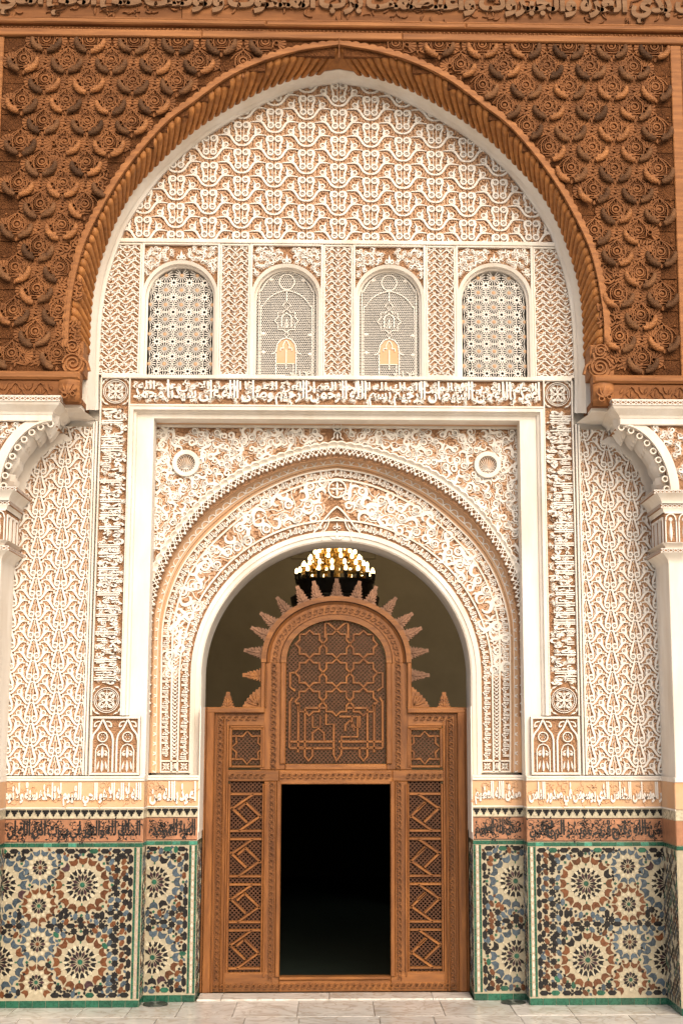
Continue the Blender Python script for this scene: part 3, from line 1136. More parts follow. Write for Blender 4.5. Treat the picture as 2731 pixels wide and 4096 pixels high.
        for (pts) in ([(430, 1225), (450, 1215), (450, 1250), (500, 1240), (510, 1270)], [(530, 1210), (545, 1180), (540, 1240), (600, 1270), (610, 1220), (575, 1200)], [(620, 1215), (645, 1190), (660, 1220), (625, 1225), (640, 1270)]):
            R(cr(pts, 3), 0.011)
        s.build('strapwork', 'stucco_carved', w)
        pl = MB(0.10).prism([U(*p) for p in [(280, 1115), (280, 980), (295, 905), (335, 858), (385, 842), (435, 858), (475, 905), (487, 980), (487, 1115)]], -0.002, 0.013, 0.0)
        pl.build('arched_field', 'ochre_plaster', w)

# ---- side panels, one on each side of the portal
zPb, zPt = zz(3100, 0), zz(1712, 0)
xPo, xPn = hx(52, 2300, 0), hx(357, 2000, 0)
m_ly = motif_lyre(0.00243, 0.00242)
for sg in (-1, 1):
    a, b = sorted((sg * 3.6, sg * xPn))
    side = 'left' if sg < 0 else 'right'
    # the panel runs behind the pilaster a little
    o = ground('palmette_relief', min(a, b) if sg > 0 else -3.2, max(a, b) if sg < 0 else 3.2, zPb, zPt, 0.03, 0.05, 0.0,
               f'tall white stucco panel of repeating palmettes on the {side} side of the portal', 'panel', 'tall palmette panels')
    r = (sg * xPn, sg * 3.2) if sg > 0 else (-3.2, -xPn)
    tile_motif(m_ly, 'palmette', o, (r[0], r[1], zPb, zPt), 0.235, 0.198, 0.03, sg * 2.645, zPb + 0.03)
    d = MB()
    a, b = sorted((sg * (xPn - 0.002), sg * (xPn - 0.048)))
    d.bbox(a, (a + b) / 2 - 0.004, -0.018, 0.06, zPb, zPt + 0.05, 0.004)
    d.bbox((a + b) / 2 + 0.004, b, -0.022, 0.06, zPb, zPt + 0.05, 0.004)
    d.build('divider', 'stucco_white', o)

# ---- irregular scrolls: a family of loose S-scrolls that fill fields of any outline


def scroll_piece(k, seed):
    """arabesque scroll: wound volutes joined by a swelling S body, one leaf, a thin vine below, tan leaves between"""
    rn = random.Random(seed)
    b = MB()
    h = H1
    T = lambda p: [(x * k, y * k) for x, y in p]
    R = rn.uniform(10.5, 12)
    L = rn.uniform(14, 18)
    sp = []
    for q in range(11):
        t = q / 10
        a = pi * 0.62 - 2 * pi * 0.95 * (1 - t)
        sp.append((-L + R * (0.82 + 0.18 * t) * cos(a), R * (0.82 + 0.18 * t) * sin(a)))
    typ = seed % 3
    if typ == 0:
        R2 = 9.0
        tail = [(-L + 11, R * 0.55), (0, -3)]
        tail += [(L + R2 * cos(a), -2 + R2 * sin(a)) for a in [pi * 1.15 + q * pi / 4 for q in range(8)]]
        ws = [10, 12] + [10, 9, 8, 7.5, 7, 6.5, 5.5, 4.5]
    elif typ == 1:
        tail = [(-L + 11, R * 0.55), (0, -2), (11, -8), (22, -5), (29, 5), (30, 15)]
        ws = [10, 12.5, 12.5, 10, 7, 2]
    else:
        tail = [(-L + 11, R * 0.55), (1, -3), (5, -14), (13, -22), (24, -20), (30, -11)]
        ws = [10, 12.5, 11.5, 9.5, 7, 2]
    path = cr(sp + tail, 2)
    w0 = [5.4 + 3 * (q / 10) for q in range(11)] + ws
    b.ribbon(T(path), [w * k for w in lerp_w(w0, 2)], 0, h, 0.12)
    b.ribbon(T([(-L - 6, -2), (-L + 6, 2)]), 1.8 * k, 0, h * 0.7, 0.2)
    b.ribbon(T([(-L - 2, 6), (-L + 2, -6)]), 1.8 * k, 0, h * 0.7, 0.2)
    if typ == 0:
        b.leaf((2 * k, -2 * k), (10 * k, 15 * k), 10 * k, 0, h * 0.97, bend=0.15)
    elif typ == 1:
        b.leaf((14 * k, -7 * k), (27 * k, -17 * k), 11 * k, 0, h * 0.97, bend=-0.2)
        b.dome(10 * k, 9 * k, 5.2 * k, 0, h * 0.95, 8, 2)
    else:
        b.leaf((3 * k, -4 * k), (20 * k, 4 * k), 12 * k, 0, h * 0.97, bend=0.25)
        b.dome(-4 * k, -18 * k, 5.2 * k, 0, h * 0.95, 8, 2)
    b.ribbon(T(cr([(-L - 20, 8), (-L - 4, 18), (4, 15), (18, 20), (30, 14)], 3)), 2.8 * k, 0, h * 0.72, 0.2)
    b.ribbon(T(cr([(-L - 14, -16), (-L + 2, -18), (-4, -12), (8, -2)], 3)), 2.8 * k, 0, h * 0.72, 0.2)
    t = tan_leaves(-34 * k, 34 * k, -26 * k, 26 * k, 10 * k, 19 * k, 10 * k, h * 0.48, seed)
    return mesh2('scroll', b, 'stucco_carved', t, 'stucco_tan')


SCROLLS = [scroll_piece(0.0027, s) for s in range(8)]
SCROLLS_BIG = [scroll_piece(0.0037, s + 20) for s in range(8)]


def fill_scrolls(parent, inside, bb, d, y, meshes=None, name='scroll', seed=3, tries=40, scale=1.0):
    """dart-throwing fill: scrolls no closer than d, centres kept inside the field"""
    rn = random.Random(seed)
    pts = []
    meshes = meshes or SCROLLS
    N = int((bb[1] - bb[0]) * (bb[3] - bb[2]) / (d * d) * tries)
    grid = {}
    for _ in range(N):
        x, z = rn.uniform(bb[0], bb[1]), rn.uniform(bb[2], bb[3])
        if not inside(x, z):
            continue
        gi, gj = int(x // d), int(z // d)
        if any((x - q[0]) ** 2 + (z - q[1]) ** 2 < d * d for a in (-1, 0, 1) for c in (-1, 0, 1) for q in grid.get((gi + a, gj + c), ())):
            continue
        grid.setdefault((gi, gj), []).append((x, z))
        pts.append((x, z))
    for x, z in pts:
        s = rn.uniform(0.85, 1.1) * scale
        place(rn.choice(meshes), name, parent, (x, y, z), rn.uniform(0, 2 * pi), s * rn.choice((-1, 1)), s, rn.uniform(0.9, 1.1))
    return pts


for (w, c, ho, zs, zt) in CORNERS:
    fill_scrolls(w, lambda x, z: hypot(x - c, z - zs) > ho + 0.045 and abs(x - c) < ho - 0.035 and z < zt - 0.03 and abs(x - c) > 0.075, (c - ho, c + ho, zs, zt), 0.052, 0.035, seed=int(c * 10) + 50, tries=200, scale=0.5, name='corner_scroll')

# ---- inscriptions
T_LONG = 'اعوذ بالله من الشيطان الرجيم بسم الله الرحمن الرحيم وصلى الله على سيدنا محمد'
T_SIDE_L = 'الحمد لله وحده الملك لله'
xB = hx(520, 1570, 0)
BAND = ground('inscription_band', -xFo - 0.28, xFo + 0.28, zBand0, zBand1, 0.03, 0.05, 0.0,
              'long horizontal carved Arabic inscription below the four windows', 'inscription')
_bd = MB()
_bd.bbox(-xFo - 0.28, xFo + 0.28, -0.02, 0.05, zBand1, zWb + 0.012, 0.004)
_bd.bbox(-xFo, xFo, -0.02, 0.05, zBand0 - 0.02, zBand0, 0.004)
_bd.build('border', 'stucco_white', BAND)
tm = text_data(T_LONG, 0.032, 2, 2.3)
_tb = MB(0.03)
_tb.text(tm, -xB + 0.02, xB - 0.02, zBand0 + 0.005, zBand1 - 0.008, 0, H1 * 1.1)
_tb.text(text_data('الحمد لله رب العالمين الملك لله الواحد القهار العزة لله وما النصر الا من عند الله', 0.028, 2, 1.0), -xB + 0.06, xB - 0.05, zBand0 + (zBand1 - zBand0) * 0.50, zBand1 - 0.02, 0, H1 * 0.9)
_tb.build('lettering', 'stucco_carved', BAND)
fill_scrolls(BAND, lambda x, z: True, (-xB + 0.03, xB - 0.03, zBand0 + 0.035, zBand1 - 0.035), 0.075, 0.03, scale=0.42, seed=5)


def medallion(r):
    b = MB()
    b.ring(0, 0, r, 0.007, 0, H1, 24)
    b.ring(0, 0, r * 0.86, 0.006, 0, H1 * 0.8, 24)
    for q in range(4):
        a = q * pi / 2
        c_, s_ = cos(a), sin(a)
        Q = lambda u, v: (u * c_ - v * s_, u * s_ + v * c_)
        b.leaf(Q(0, 0), Q(r * 0.8, 0), 0.012, 0, H1)
        b.ring(*Q(r * 0.42, r * 0.42), r * 0.17, 0.007, 0, H1, 10)
        b.leaf(Q(r * 0.2, r * 0.62), Q(-r * 0.2, r * 0.62), 0.012, 0, H1 * 0.9, bend=0.3)
        b.ribbon([Q(*p) for p in cr([(0.0, 0.0), (r * 0.35, r * 0.12), (r * 0.62, r * 0.32), (r * 0.5, r * 0.55), (r * 0.3, r * 0.45)], 3)], 0.010, 0, H1, 0.25)
        b.ribbon([Q(*p) for p in cr([(0.0, 0.0), (r * 0.35, -r * 0.12), (r * 0.62, -r * 0.32), (r * 0.5, -r * 0.55), (r * 0.3, -r * 0.45)], 3)], 0.010, 0, H1, 0.25)
        e = r * 1.22
        b.leaf(Q(e * 0.78, e * 0.78), Q(r * 1.13, r * 0.55), 0.02, 0, H1 * 0.9)
        b.leaf(Q(e * 0.78, e * 0.78), Q(r * 0.55, r * 1.13), 0.02, 0, H1 * 0.9)
    return b.mesh('medallion', 'stucco_carved')


m_med = medallion(0.118)
zVb = zz(2862, 0)
for sg in (-1, 1):
    a, b = sorted((sg * xFo, sg * (xFo + 0.28)))
    side = 'left' if sg < 0 else 'right'
    o = ground('inscription_strip', a, b, zVb, zBand0 - 0.004, 0.03, 0.05, 0.0, f'tall vertical carved Arabic inscription strip {side} of the white portal frame', 'inscription', 'vertical inscription strips')
    bd = MB()
    bd.bbox(a - 0.006, a + 0.008, -0.02, 0.05, zVb, zBand1, 0.003)
    bd.bbox(b - 0.008, b + 0.006, -0.02, 0.05, zVb, zBand1, 0.003)
    bd.build('border', 'stucco_white', o)
    cx = (a + b) / 2
    place(m_med, 'medallion', BAND, (cx, 0.03, (zBand0 + zBand1) / 2))
    place(m_med, 'medallion', o, (cx, 0.03, zVb + 0.145))
    # lettering turned to run up (left) and down (right)
    z0_, z1_ = zVb + 0.29, zBand0 - 0.04
    words = ('الحمد لله وحده والملك لله', 'العافية الباقية والعز لله', 'والبركة الكاملة واليمن', 'لا غالب الا الله وحده') if sg < 0 else ('وما النصر الا من عند الله', 'الملك الدائم لله الواحد', 'العز القائم والبقاء لله', 'ولا حول ولا قوة الا بالله')
    n = len(words)
    for q, wd in enumerate(words):
        tmv = text_data(wd, 0.03, 2, 2.3)
        L0, L1 = z0_ + (z1_ - z0_) * q / n, z0_ + (z1_ - z0_) * (q + 1) / n
        t_ = MB(0.0)
        t_.text(tmv, 0, (L1 - L0), -0.125, 0.125, 0, H1 * 1.1)
        t_.text(text_data(words[(q + 1) % n], 0.028, 2, 1.0), 0.05, (L1 - L0) - 0.04, 0.0, 0.11, 0, H1 * 0.9)
        me = t_.mesh('lettering', 'stucco_carved')
        place(me, 'lettering', o, (cx, 0.03, L0 if sg < 0 else L1), pi / 2 if sg < 0 else -pi / 2)
    fill_scrolls(o, lambda x, z: True, (a + 0.04, b - 0.04, z0_ + 0.02, z1_ - 0.02), 0.075, 0.03, scale=0.42, seed=8 + sg)

# ---- white moulded frame of the portal
Fm = MB()


def frame_path(x, zt, zb=zVb):
    return [(-x, zb), (-x, zt), (x, zt), (x, zb)]


steps = [(xFo - 0.008, zFr, -0.02), (xFo - 0.04, zFr - 0.03, -0.02), (xFo - 0.045, zFr - 0.035, 0.02), (xFo - 0.065, zFr - 0.05, 0.03), (xFo - 0.085, zFr - 0.075, 0.09),
         (xFi + 0.085, zSp + 0.075, 0.20), (xFi + 0.06, zSp + 0.05, 0.24), (xFi + 0.055, zSp + 0.045, 0.245), (xFi + 0.03, zSp + 0.02, 0.25), (xFi + 0.028, zSp + 0.018, 0.30), (xFi + 0.012, zSp + 0.012, 0.30)]
for (x0, z0_, y0), (x1, z1_, y1) in zip(steps, steps[1:]):
    Fm.strip(frame_path(x0, z0_), frame_path(x1, z1_), y0, y1)
Fm.strip(frame_path(xFo - 0.008, zFr), frame_path(xFo - 0.008, zFr), 0.06, -0.02)
PF = tag(Fm.build('portal_frame', 'stucco_white'), 'plain white moulded plaster frame round the carved portal arch', 'frame')
gl = MB()
gp = frame_path(xFi + 0.029, zSp + 0.019)
for w0, y in ((0.024, 0.2485),):
    gl.strip(frame_path(xFi + 0.030, zSp + 0.020), frame_path(xFi + 0.006, zSp - 0.004), 0.249, 0.2985)
gl.build('ochre_groove', 'ochre_plaster', PF)

# ---- carved spandrel panel of the portal with two shells
ringO = arch([(549, 2866), (551, 2836), (553, 2661), (557, 2487), (571, 2410), (592, 2314), (618, 2245), (671, 2157), (740, 2062), (828, 1970), (958, 1879), (1089, 1826), (1220, 1787), (1346, 1768)], 0.28, 160)
ringI = arch([(592, 2866), (592, 2830), (594, 2660), (601, 2471), (610, 2410), (632, 2323), (671, 2227), (740, 2123), (828, 2027), (958, 1935), (1089, 1874), (1220, 1832), (1346, 1815)], 0.28, 160)
sp = MB()
_ro = [p for p in ringO]
xm = max(p[0] for p in _ro)
_mono = [p for p in ringO if p[1] > Z_OP - 0.2]
sp.strip(_mono, [(x, zSp) for x, z in _mono], 0.325, 0.325)
for sg in (-1, 1):
    a, b = sorted((sg * _mono[-1][0] * 0.98, sg * (xFi + 0.03)))
    sp.box(a, b, 0.325, 0.34, zVb, zSp)
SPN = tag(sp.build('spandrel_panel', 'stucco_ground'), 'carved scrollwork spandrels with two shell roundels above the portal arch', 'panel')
bd = MB()
for x in (xFi - 0.004, -xFi + 0.004):
    bd.bbox(x - 0.012, x + 0.012, 0.285, 0.33, Z_OP + 0.35, zSp, 0.003)
bd.bbox(-xFi + 0.016, xFi - 0.016, 0.285, 0.33, zSp - 0.025, zSp, 0.003)
bd.build('border', 'stucco_white', SPN)
xSh, zSh = hx(739, 1857, YI), zz(1857, YI)


def in_spandrel(x, z):
    if z > zSp - 0.055 or abs(x) > xFi - 0.042:
        return False
    t = interp_z(ringO, x)
    if abs(x) < xm - 0.01:
        if t is None or z < t + 0.045:
            return False
    if hypot(abs(x) - xSh, z - zSh) < 0.165:
        return False
    if abs(x) < 0.12 and z < zSp - 0.01:
        return False
    return True


fill_scrolls(SPN, in_spandrel, (-xFi, xFi, Z_OP, zSp), 0.094, 0.325, seed=21, tries=120, scale=0.95)
for sg in (-1, 1):
    sh = MB(0.325)
    cx = sg * xSh
    sh.ring(cx, zSh, 0.112, 0.056, 0, 0.06, 28, 0.25)
    o = sh.build('shell_roundel', 'stucco_white', SPN)
    cup = MB(0.325)
    n = 24
    prev = None
    for q, (r_, h) in enumerate(((0.084, 0.04), (0.080, 0.003), (0.0, 0.001))):
        cur = [cup.P(cx + r_ * cos(2 * pi * k / n), zSh + r_ * sin(2 * pi * k / n), h) for k in range(n)]
        if prev:
            for k in range(n):
                cup.f.append((prev[k], prev[(k + 1) % n], cur[(k + 1) % n], cur[k]))
        prev = cur
    cup.build('shell_cup', 'ochre_plaster', o)
    fl = MB(0.325)
    for q in range(15):
        a = pi / 2 + (q - 7) * 0.335
        fl.ribbon([(cx, zSh - 0.06), (cx + 0.5 * 0.074 * cos(a) , zSh - 0.03 + 0.5 * 0.074 * sin(a)), (cx + 0.076 * cos(a), zSh + 0.076 * sin(a))], [0.003, 0.004, 0.006], 0, 0.026, 0.3)
    for q in range(22):
        a = q * 2 * pi / 22
        fl.dome(cx + 0.083 * cos(a), zSh + 0.083 * sin(a), 0.009, 0.01, 0.046, 6, 2)
    fl.ring(cx - 0.018, zSh - 0.066, 0.011, 0.006, 0, 0.03, 8).ring(cx + 0.018, zSh - 0.066, 0.011, 0.006, 0, 0.03, 8)
    fl.build('flute', 'stucco_carved', o)
# little rosette and palmette at the crown
cw = MB(0.325)
zc = zSp - 0.03
cw.ring(0, zc + 0.015, 0.042, 0.014, 0, 0.05, 18)
for q in range(6):
    a = q * pi / 3
    cw.leaf((0, zc + 0.015), (0.034 * cos(a), zc + 0.015 + 0.034 * sin(a)), 0.012, 0, 0.045)
for s in (-1, 1):
    cw.ribbon(cr([(s * 0.012, zc - 0.03), (s * 0.035, zc - 0.06), (s * 0.03, zc - 0.085), (s * 0.06, zc - 0.115)], 4), 0.012, 0, 0.045, 0.25)
cw.leaf((0, zc - 0.11), (0, zc - 0.04), 0.03, 0, 0.045)
cw.build('crown_rosette', 'stucco_carved', SPN)

# ---- scalloped and pierced front ring
RG = MB()
Lr = plen(ringO)
NS = 84
fine = resample(ringO, NS * 6)
fineI = resample(ringI, NS * 6)
outl = []
for k, p in enumerate(fine):
    ph = (k % 6) / 6
    d = 0.016 * sin(pi * ph)
    a, c = fine[max(0, k - 1)], fine[min(len(fine) - 1, k + 1)]
    dx, dz = c[0] - a[0], c[1] - a[1]
    L = hypot(dx, dz)
    outl.append((p[0] - dz / L * d, p[1] + dx / L * d))
m1, m2_ = mix(outl, fineI, 0.12), mix(outl, fineI, 0.5)
RG.strip(outl, outl, 0.33, 0.255).strip(outl, m1, 0.255, 0.252).strip(m1, m1, 0.252, 0.262)
# fluted cove: concave between scallop ridges
cv = []
for k in range(len(fine)):
    ph = (k % 6) / 6
    cv.append(0.268 + 0.018 * sin(pi * ph))
i0 = len(RG.v)
rows = []
for t, w in ((0.12, 0.0), (0.3, 1.0), (0.5, 0.75)):
    mm = mix(outl, fineI, t)
    rows.append([RG.V(p[0], 0.262 + (0.006 + (cv[k] - 0.262)) * w, p[1]) for k, p in enumerate(mm)])
for a, b in zip(rows, rows[1:]):
    for k in range(len(a) - 1):
        RG.f.append((a[k], a[k + 1], b[k + 1], b[k]))
RING = tag(RG.build('scalloped_arch', 'stucco_white'), 'white scalloped and pierced plaster rim of the portal arch', 'arch')
# pierced lace pendants, each a piece of its own
wl = plen(mix(outl, fineI, 0.75)) / NS
lb = MB()
hw = wl / 2
Wd = hypot(fine[NS * 3][0] - fineI[NS * 3][0], fine[NS * 3][1] - fineI[NS * 3][1]) * 0.52
for s in (-1, 1):
    lb.ribbon(cr([(s * hw, 0), (s * hw * 0.8, -Wd * 0.35), (s * hw * 0.35, -Wd * 0.7), (0, -Wd * 0.95)], 3), 0.009, 0.0, 0.018, 0.2)
    lb.ribbon(cr([(0, -0.002), (s * hw * 0.45, -Wd * 0.32), (s * hw * 0.8, -Wd * 0.75), (s * hw, -Wd)], 3), 0.008, 0.0, 0.014, 0.2)
    lb.prism([(0, -Wd * 0.72), (s * 0.016, -Wd * 0.95), (0, -Wd * 1.22)] if s > 0 else [(0, -Wd * 1.22), (-0.016, -Wd * 0.95), (0, -Wd * 0.72)], -0.02, 0.02, 0.1)
lb.prism([(-0.012, -Wd * 0.98), (0, -Wd * 0.8), (0.012, -Wd * 0.98), (0, -Wd * 1.2)], -0.03, 0.022, 0.2)
m_lace = lb.mesh('lace_pendant', 'stucco_carved')
midl = mix(outl, fineI, 0.5)
Lm = plen(midl)
for k in range(NS):
    (x, z), (tx, tz) = frame_at(midl, (k + 0.5) * Lm / NS)
    place(m_lace, 'lace_pendant', RING, (x, 0.275, z), atan2(tz, tx), (Lm / NS) / wl)
kb = MB()
kb.strip(midl, mix(outl, fineI, 1.25), 0.305, 0.312)
kb.build('lace_ground', 'stucco_ground', RING)

# ---- ochre soffit with painted half circles in relief
bandA = arch([(635, 3090), (635, 2900), (638, 2700), (644, 2500), (679, 2358), (735, 2243), (820, 2138), (968, 2011), (1102, 1936), (1220, 1893), (1346, 1874)], YP, 160)
sof_o = resample([p for p in ringI], 160)
sb = MB()
lowI = [(ringI[0][0], zz(3092, 0.3))] + list(ringI) + [(ringI[-1][0], zz(3092, 0.3))]
S_o = resample(lowI, 160)
S_i = resample(mix(bandA, bandA, 0), 160)
sb.strip(S_o, mix(S_o, S_i, 0.14), 0.31, YP - 0.08).strip(mix(S_o, S_i, 0.14), mix(S_o, S_i, 0.8), YP - 0.08, YP - 0.04).strip(mix(S_o, S_i, 0.8), mix(S_o, S_i, 0.8), YP - 0.04, YP - 0.012)
SOF = tag(sb.build('arch_soffit', 'ochre_plaster'), 'ochre soffit between the scalloped rim and the inner arch, edged with half circles', 'arch')
f2 = MB()
f2.strip(mix(S_o, S_i, 0.8), S_i, YP - 0.012, YP - 0.012).strip(S_i, S_i, YP - 0.012, YP + 0.02)
f2.build('fillet', 'ochre_plaster', SOF)
hc = MB()
rr = 0.041
hc.ring(0, 0, rr, 0.013, -0.03, 0.012, 10, 0.15, 0, pi)
m_hc = hc.mesh('half_circle', 'stucco_carved')
mid_s = mix(S_o, S_i, 0.62)
Ls = plen(mid_s)
nh = int(Ls / 0.092)
for k in range(nh):
    (x, z), (tx, tz) = frame_at(mid_s, (k + 0.5) * Ls / nh)
    yy = YP - 0.052
    place(m_hc, 'half_circle', SOF, (x, yy - 0.006, z), atan2(tz, tx))
lnn = MB()
lnn.strip(mix(S_o, S_i, 0.60), mix(S_o, S_i, 0.66), YP - 0.06, YP - 0.058)
lnn.build('white_line', 'stucco_carved', SOF)

# ---- inner arch plate: inscription, foliage, inscription, plain edge
yP = YP


def half_ring(r, zb=None):
    zb = zz(3060, YP) if zb is None else zb
    return [(-r, zb)] + [(-r * cos(pi * k / 60), Z_OP + r * sin(pi * k / 60)) for k in range(61)] + [(r, zb)]


zPl = zz(3092, YP)
cB_in, cB_out = resample(half_ring(1.425, zPl), 160), resample(half_ring(1.535, zPl), 160)
fA = offset(bandA, -0.108)
pl = MB()
pl.strip(resample(bandA, 160), resample(half_ring(1.42, zPl), 160), yP, yP)
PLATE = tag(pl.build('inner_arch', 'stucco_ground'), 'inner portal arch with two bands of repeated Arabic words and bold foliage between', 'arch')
wh = MB()


def line_ring(b, pts, w, y0, h):
    b.y = y0
    b.ribbon(pts, w, 0, h, 0.12)


line_ring(wh, offset(bandA, -0.008), 0.016, yP, 0.028)
line_ring(wh, resample(offset(bandA, -0.112), 160), 0.020, yP, 0.03)
fo = [p for p in cB_out]
line_ring(wh, offset(cB_out, 0.008), 0.018, yP, 0.03)
line_ring(wh, cB_in, 0.016, yP, 0.03)
wh.build('fillet', 'stucco_white', PLATE)
# plain white edge: double roll to the opening
ed = MB()
e0, e1, e2, e3 = (resample(half_ring(r, zPl - 0.02), 120) for r in (1.42, 1.385, 1.345, 1.33))
ed.strip(e0, e1, yP - 0.028, yP - 0.032).strip(e1, e1, yP - 0.032, yP - 0.018).strip(e1, e2, yP - 0.018, yP - 0.012).strip(e2, e3, yP - 0.012, yP + 0.003).strip(e0, e0, yP, yP - 0.028)
ed.build('plain_edge', 'stucco_white', PLATE)
tmw = text_data('العزة لله', 0.06, 2, 1.5)
wm = MB(0)
UL = 0.150
wm.text(tmw, -UL / 2 * 0.98, UL / 2 * 0.98, -0.036, 0.040, 0, 0.02)
m_word = wm.mesh('word', 'stucco_carved')
for cl, nm in ((offset(bandA, -0.058), 'word'), (resample(half_ring(1.48, zPl + 0.11), 200), 'word')):
    L = plen(cl)
    nwd = int(round(L / UL))
    for k in range(nwd):
        s = (k + 0.5) * L / nwd
        if cl[0][1] < zPl + 0.1 and (s < 0.12 or s > L - 0.12):
            continue
        (x, z), (tx, tz) = frame_at(cl, s)
        if abs(x) < 0.19 and nm == 'word' and hypot(x, z - Z_OP) < 1.5:
            continue
        place(m_word, nm, PLATE, (x, yP, z), atan2(tz, tx), (L / nwd) / UL)


def in_foliage(x, z):
    if z < zPl + 0.2:
        return False
    r = hypot(x, max(0, z - Z_OP))
    if r < 1.535 + 0.055:
        return False
    t = interp_z(fA, x)
    if t is None or z > t - 0.055:
        return False
    if abs(x) < 0.13 and z > 4.62 or (abs(x) < 0.25 - (z - 4.55) * 0.5 and z < 4.95):
        return False
    return True


fill_scrolls(PLATE, in_foliage, (-1.7, 1.7, 3.1, 5.1), 0.128, yP, SCROLLS_BIG, seed=33, tries=140, scale=0.95)
# narrow legs of the foliage band: chevron leaves
ch = MB()
for s in (-1, 1):
    ch.leaf((0, -0.004), (s * 0.034, 0.036), 0.018, 0, 0.024, bend=0.12 * s)
    ch.ribbon([(s * 0.034, -0.02), (0, 0.012)], 0.006, 0, 0.018, 0.2)
m_ch = ch.mesh('chevron_leaf', 'stucco_carved')
for sg in (-1, 1):
    z = zPl + 0.155
    while z < 3.62:
        xo = None
        xi = 1.545 if z < Z_OP else sqrt(max(0, 1.545 ** 2 - (z - Z_OP) ** 2))
        for p, q in zip(fA, fA[1:]):
            if p[0] < 0 and p[1] <= z <= q[1]:
                xo = -p[0]
        if xo:
            w = xo - xi
            s_ = min(1.9, max(0.9, w / 0.085))
            if w < 0.165:
                place(m_ch, 'chevron_leaf', PLATE, (sg * (xo + xi) / 2, yP, z), 0, s_, s_ * 0.9)
            z += 0.040 * s_
        else:
            z += 0.05
# feet of the bands: little square fields
sq = MB()
for s in (-1, 1):
    for t in (-1, 1):
        sq.leaf((s * 0.006, t * 0.006), (s * 0.034, t * 0.034), 0.02, 0, 0.02)
    sq.leaf((s * 0.01, 0), (s * 0.036, 0), 0.014, 0, 0.02)
    sq.leaf((0, s * 0.01), (0, s * 0.036), 0.014, 0, 0.02)
sq.dome(0, 0, 0.008, 0, 0.02, 6, 2)
m_sq = sq.mesh('foot_flower', 'stucco_carved')
for sg in (-1, 1):
    xa_ = abs(bandA[0][0])
    cols = (xa_ - 0.058, (xa_ - 0.112 + 1.545) / 2, 1.48)
    for q, x in enumerate(cols):
        if q == 1:
            t_ = MB(yP)
            t_.text(text_data('الله', 0.05, 2, 1.3), sg * x - 0.03, sg * x + 0.03, zPl + 0.035, zPl + 0.095, 0, 0.02)
            t_.build('word', 'stucco_carved', PLATE)
        else:
            place(m_sq, 'foot_flower', PLATE, (sg * x, yP, zPl + 0.065))
    fb = MB()
    a, b = sorted((sg * 1.425, sg * xa_))
    fb.bbox(a, b, yP - 0.03, yP + 0.01, zPl + 0.108, zPl + 0.124, 0.003)
    fb.bbox(a, b, yP - 0.03, yP + 0.01, zPl + 0.004, zPl + 0.022, 0.003)
    fb.build('fillet', 'stucco_white', PLATE)
# crown: roundel over a small pointed arch
cr_ = MB(yP)
zR = zz(1957, YP)
cr_.ring(0, zR, 0.088, 0.020, 0, 0.034, 26)
for q in range(4):
    a = q * pi / 2
    cr_.leaf((0, zR), (0.078 * cos(a), zR + 0.078 * sin(a)), 0.034, 0, 0.03)
    a += pi / 4
    cr_.disc(0.055 * cos(a), zR + 0.055 * sin(a), 0.011, 0, 0.028, 4)
cr_.build('crown_roundel', 'stucco_carved', PLATE)
zk = zz(2140, YP)
gb = MB(yP)
for (w, d_) in ((0.018, 0.0), (0.012, 0.085)):
    pts = []
    for s in (-1, 1):
        half = [(0.245 - d_ * 1.15, zk - 0.035 if d_ == 0 else zk - 0.055), (0.225 - d_ * 1.1, zk + 0.03), (0.18 - d_ * 0.95, zk + 0.075), (0.13 - d_ * 0.7, zk + 0.15), (0.05 - d_ * 0.35, zk + 0.245 - d_ * 0.9), (0.0, zk + 0.285 - d_ * 1.25)]
        pts.append([(s * x, z) for x, z in half])
    path = cr(pts[0], 4) + cr(pts[1], 4)[::-1][1:]
    gb.ribbon(path, w, 0, 0.034, 0.15)
gb.build('crown_arch', 'stucco_white', PLATE)
pm = MB(yP)
for s in (-1, 1):
    pm.leaf((s * 0.008, zk - 0.045), (s * 0.075, zk - 0.02), 0.04, 0, 0.026)
    pm.ring(s * 0.022, zk + 0.075, 0.014, 0.008, 0, 0.026, 9)
    for q in range(3):
        t0 = 0.25 + q * 0.25
        pm.leaf((s * (0.20 - 0.18 * t0 * 0.7), zk + 0.26 * t0 - 0.07), (s * (0.17 - 0.18 * t0 * 0.7), zk + 0.26 * t0 - 0.01), 0.022, 0, 0.02)
pm.leaf((0, zk - 0.05), (0, zk + 0.055), 0.05, 0, 0.03)
pm.leaf((0, zk + 0.07), (0, zk + 0.125), 0.024, 0, 0.026)
pm.build('crown_palmette', 'stucco_carved', PLATE)

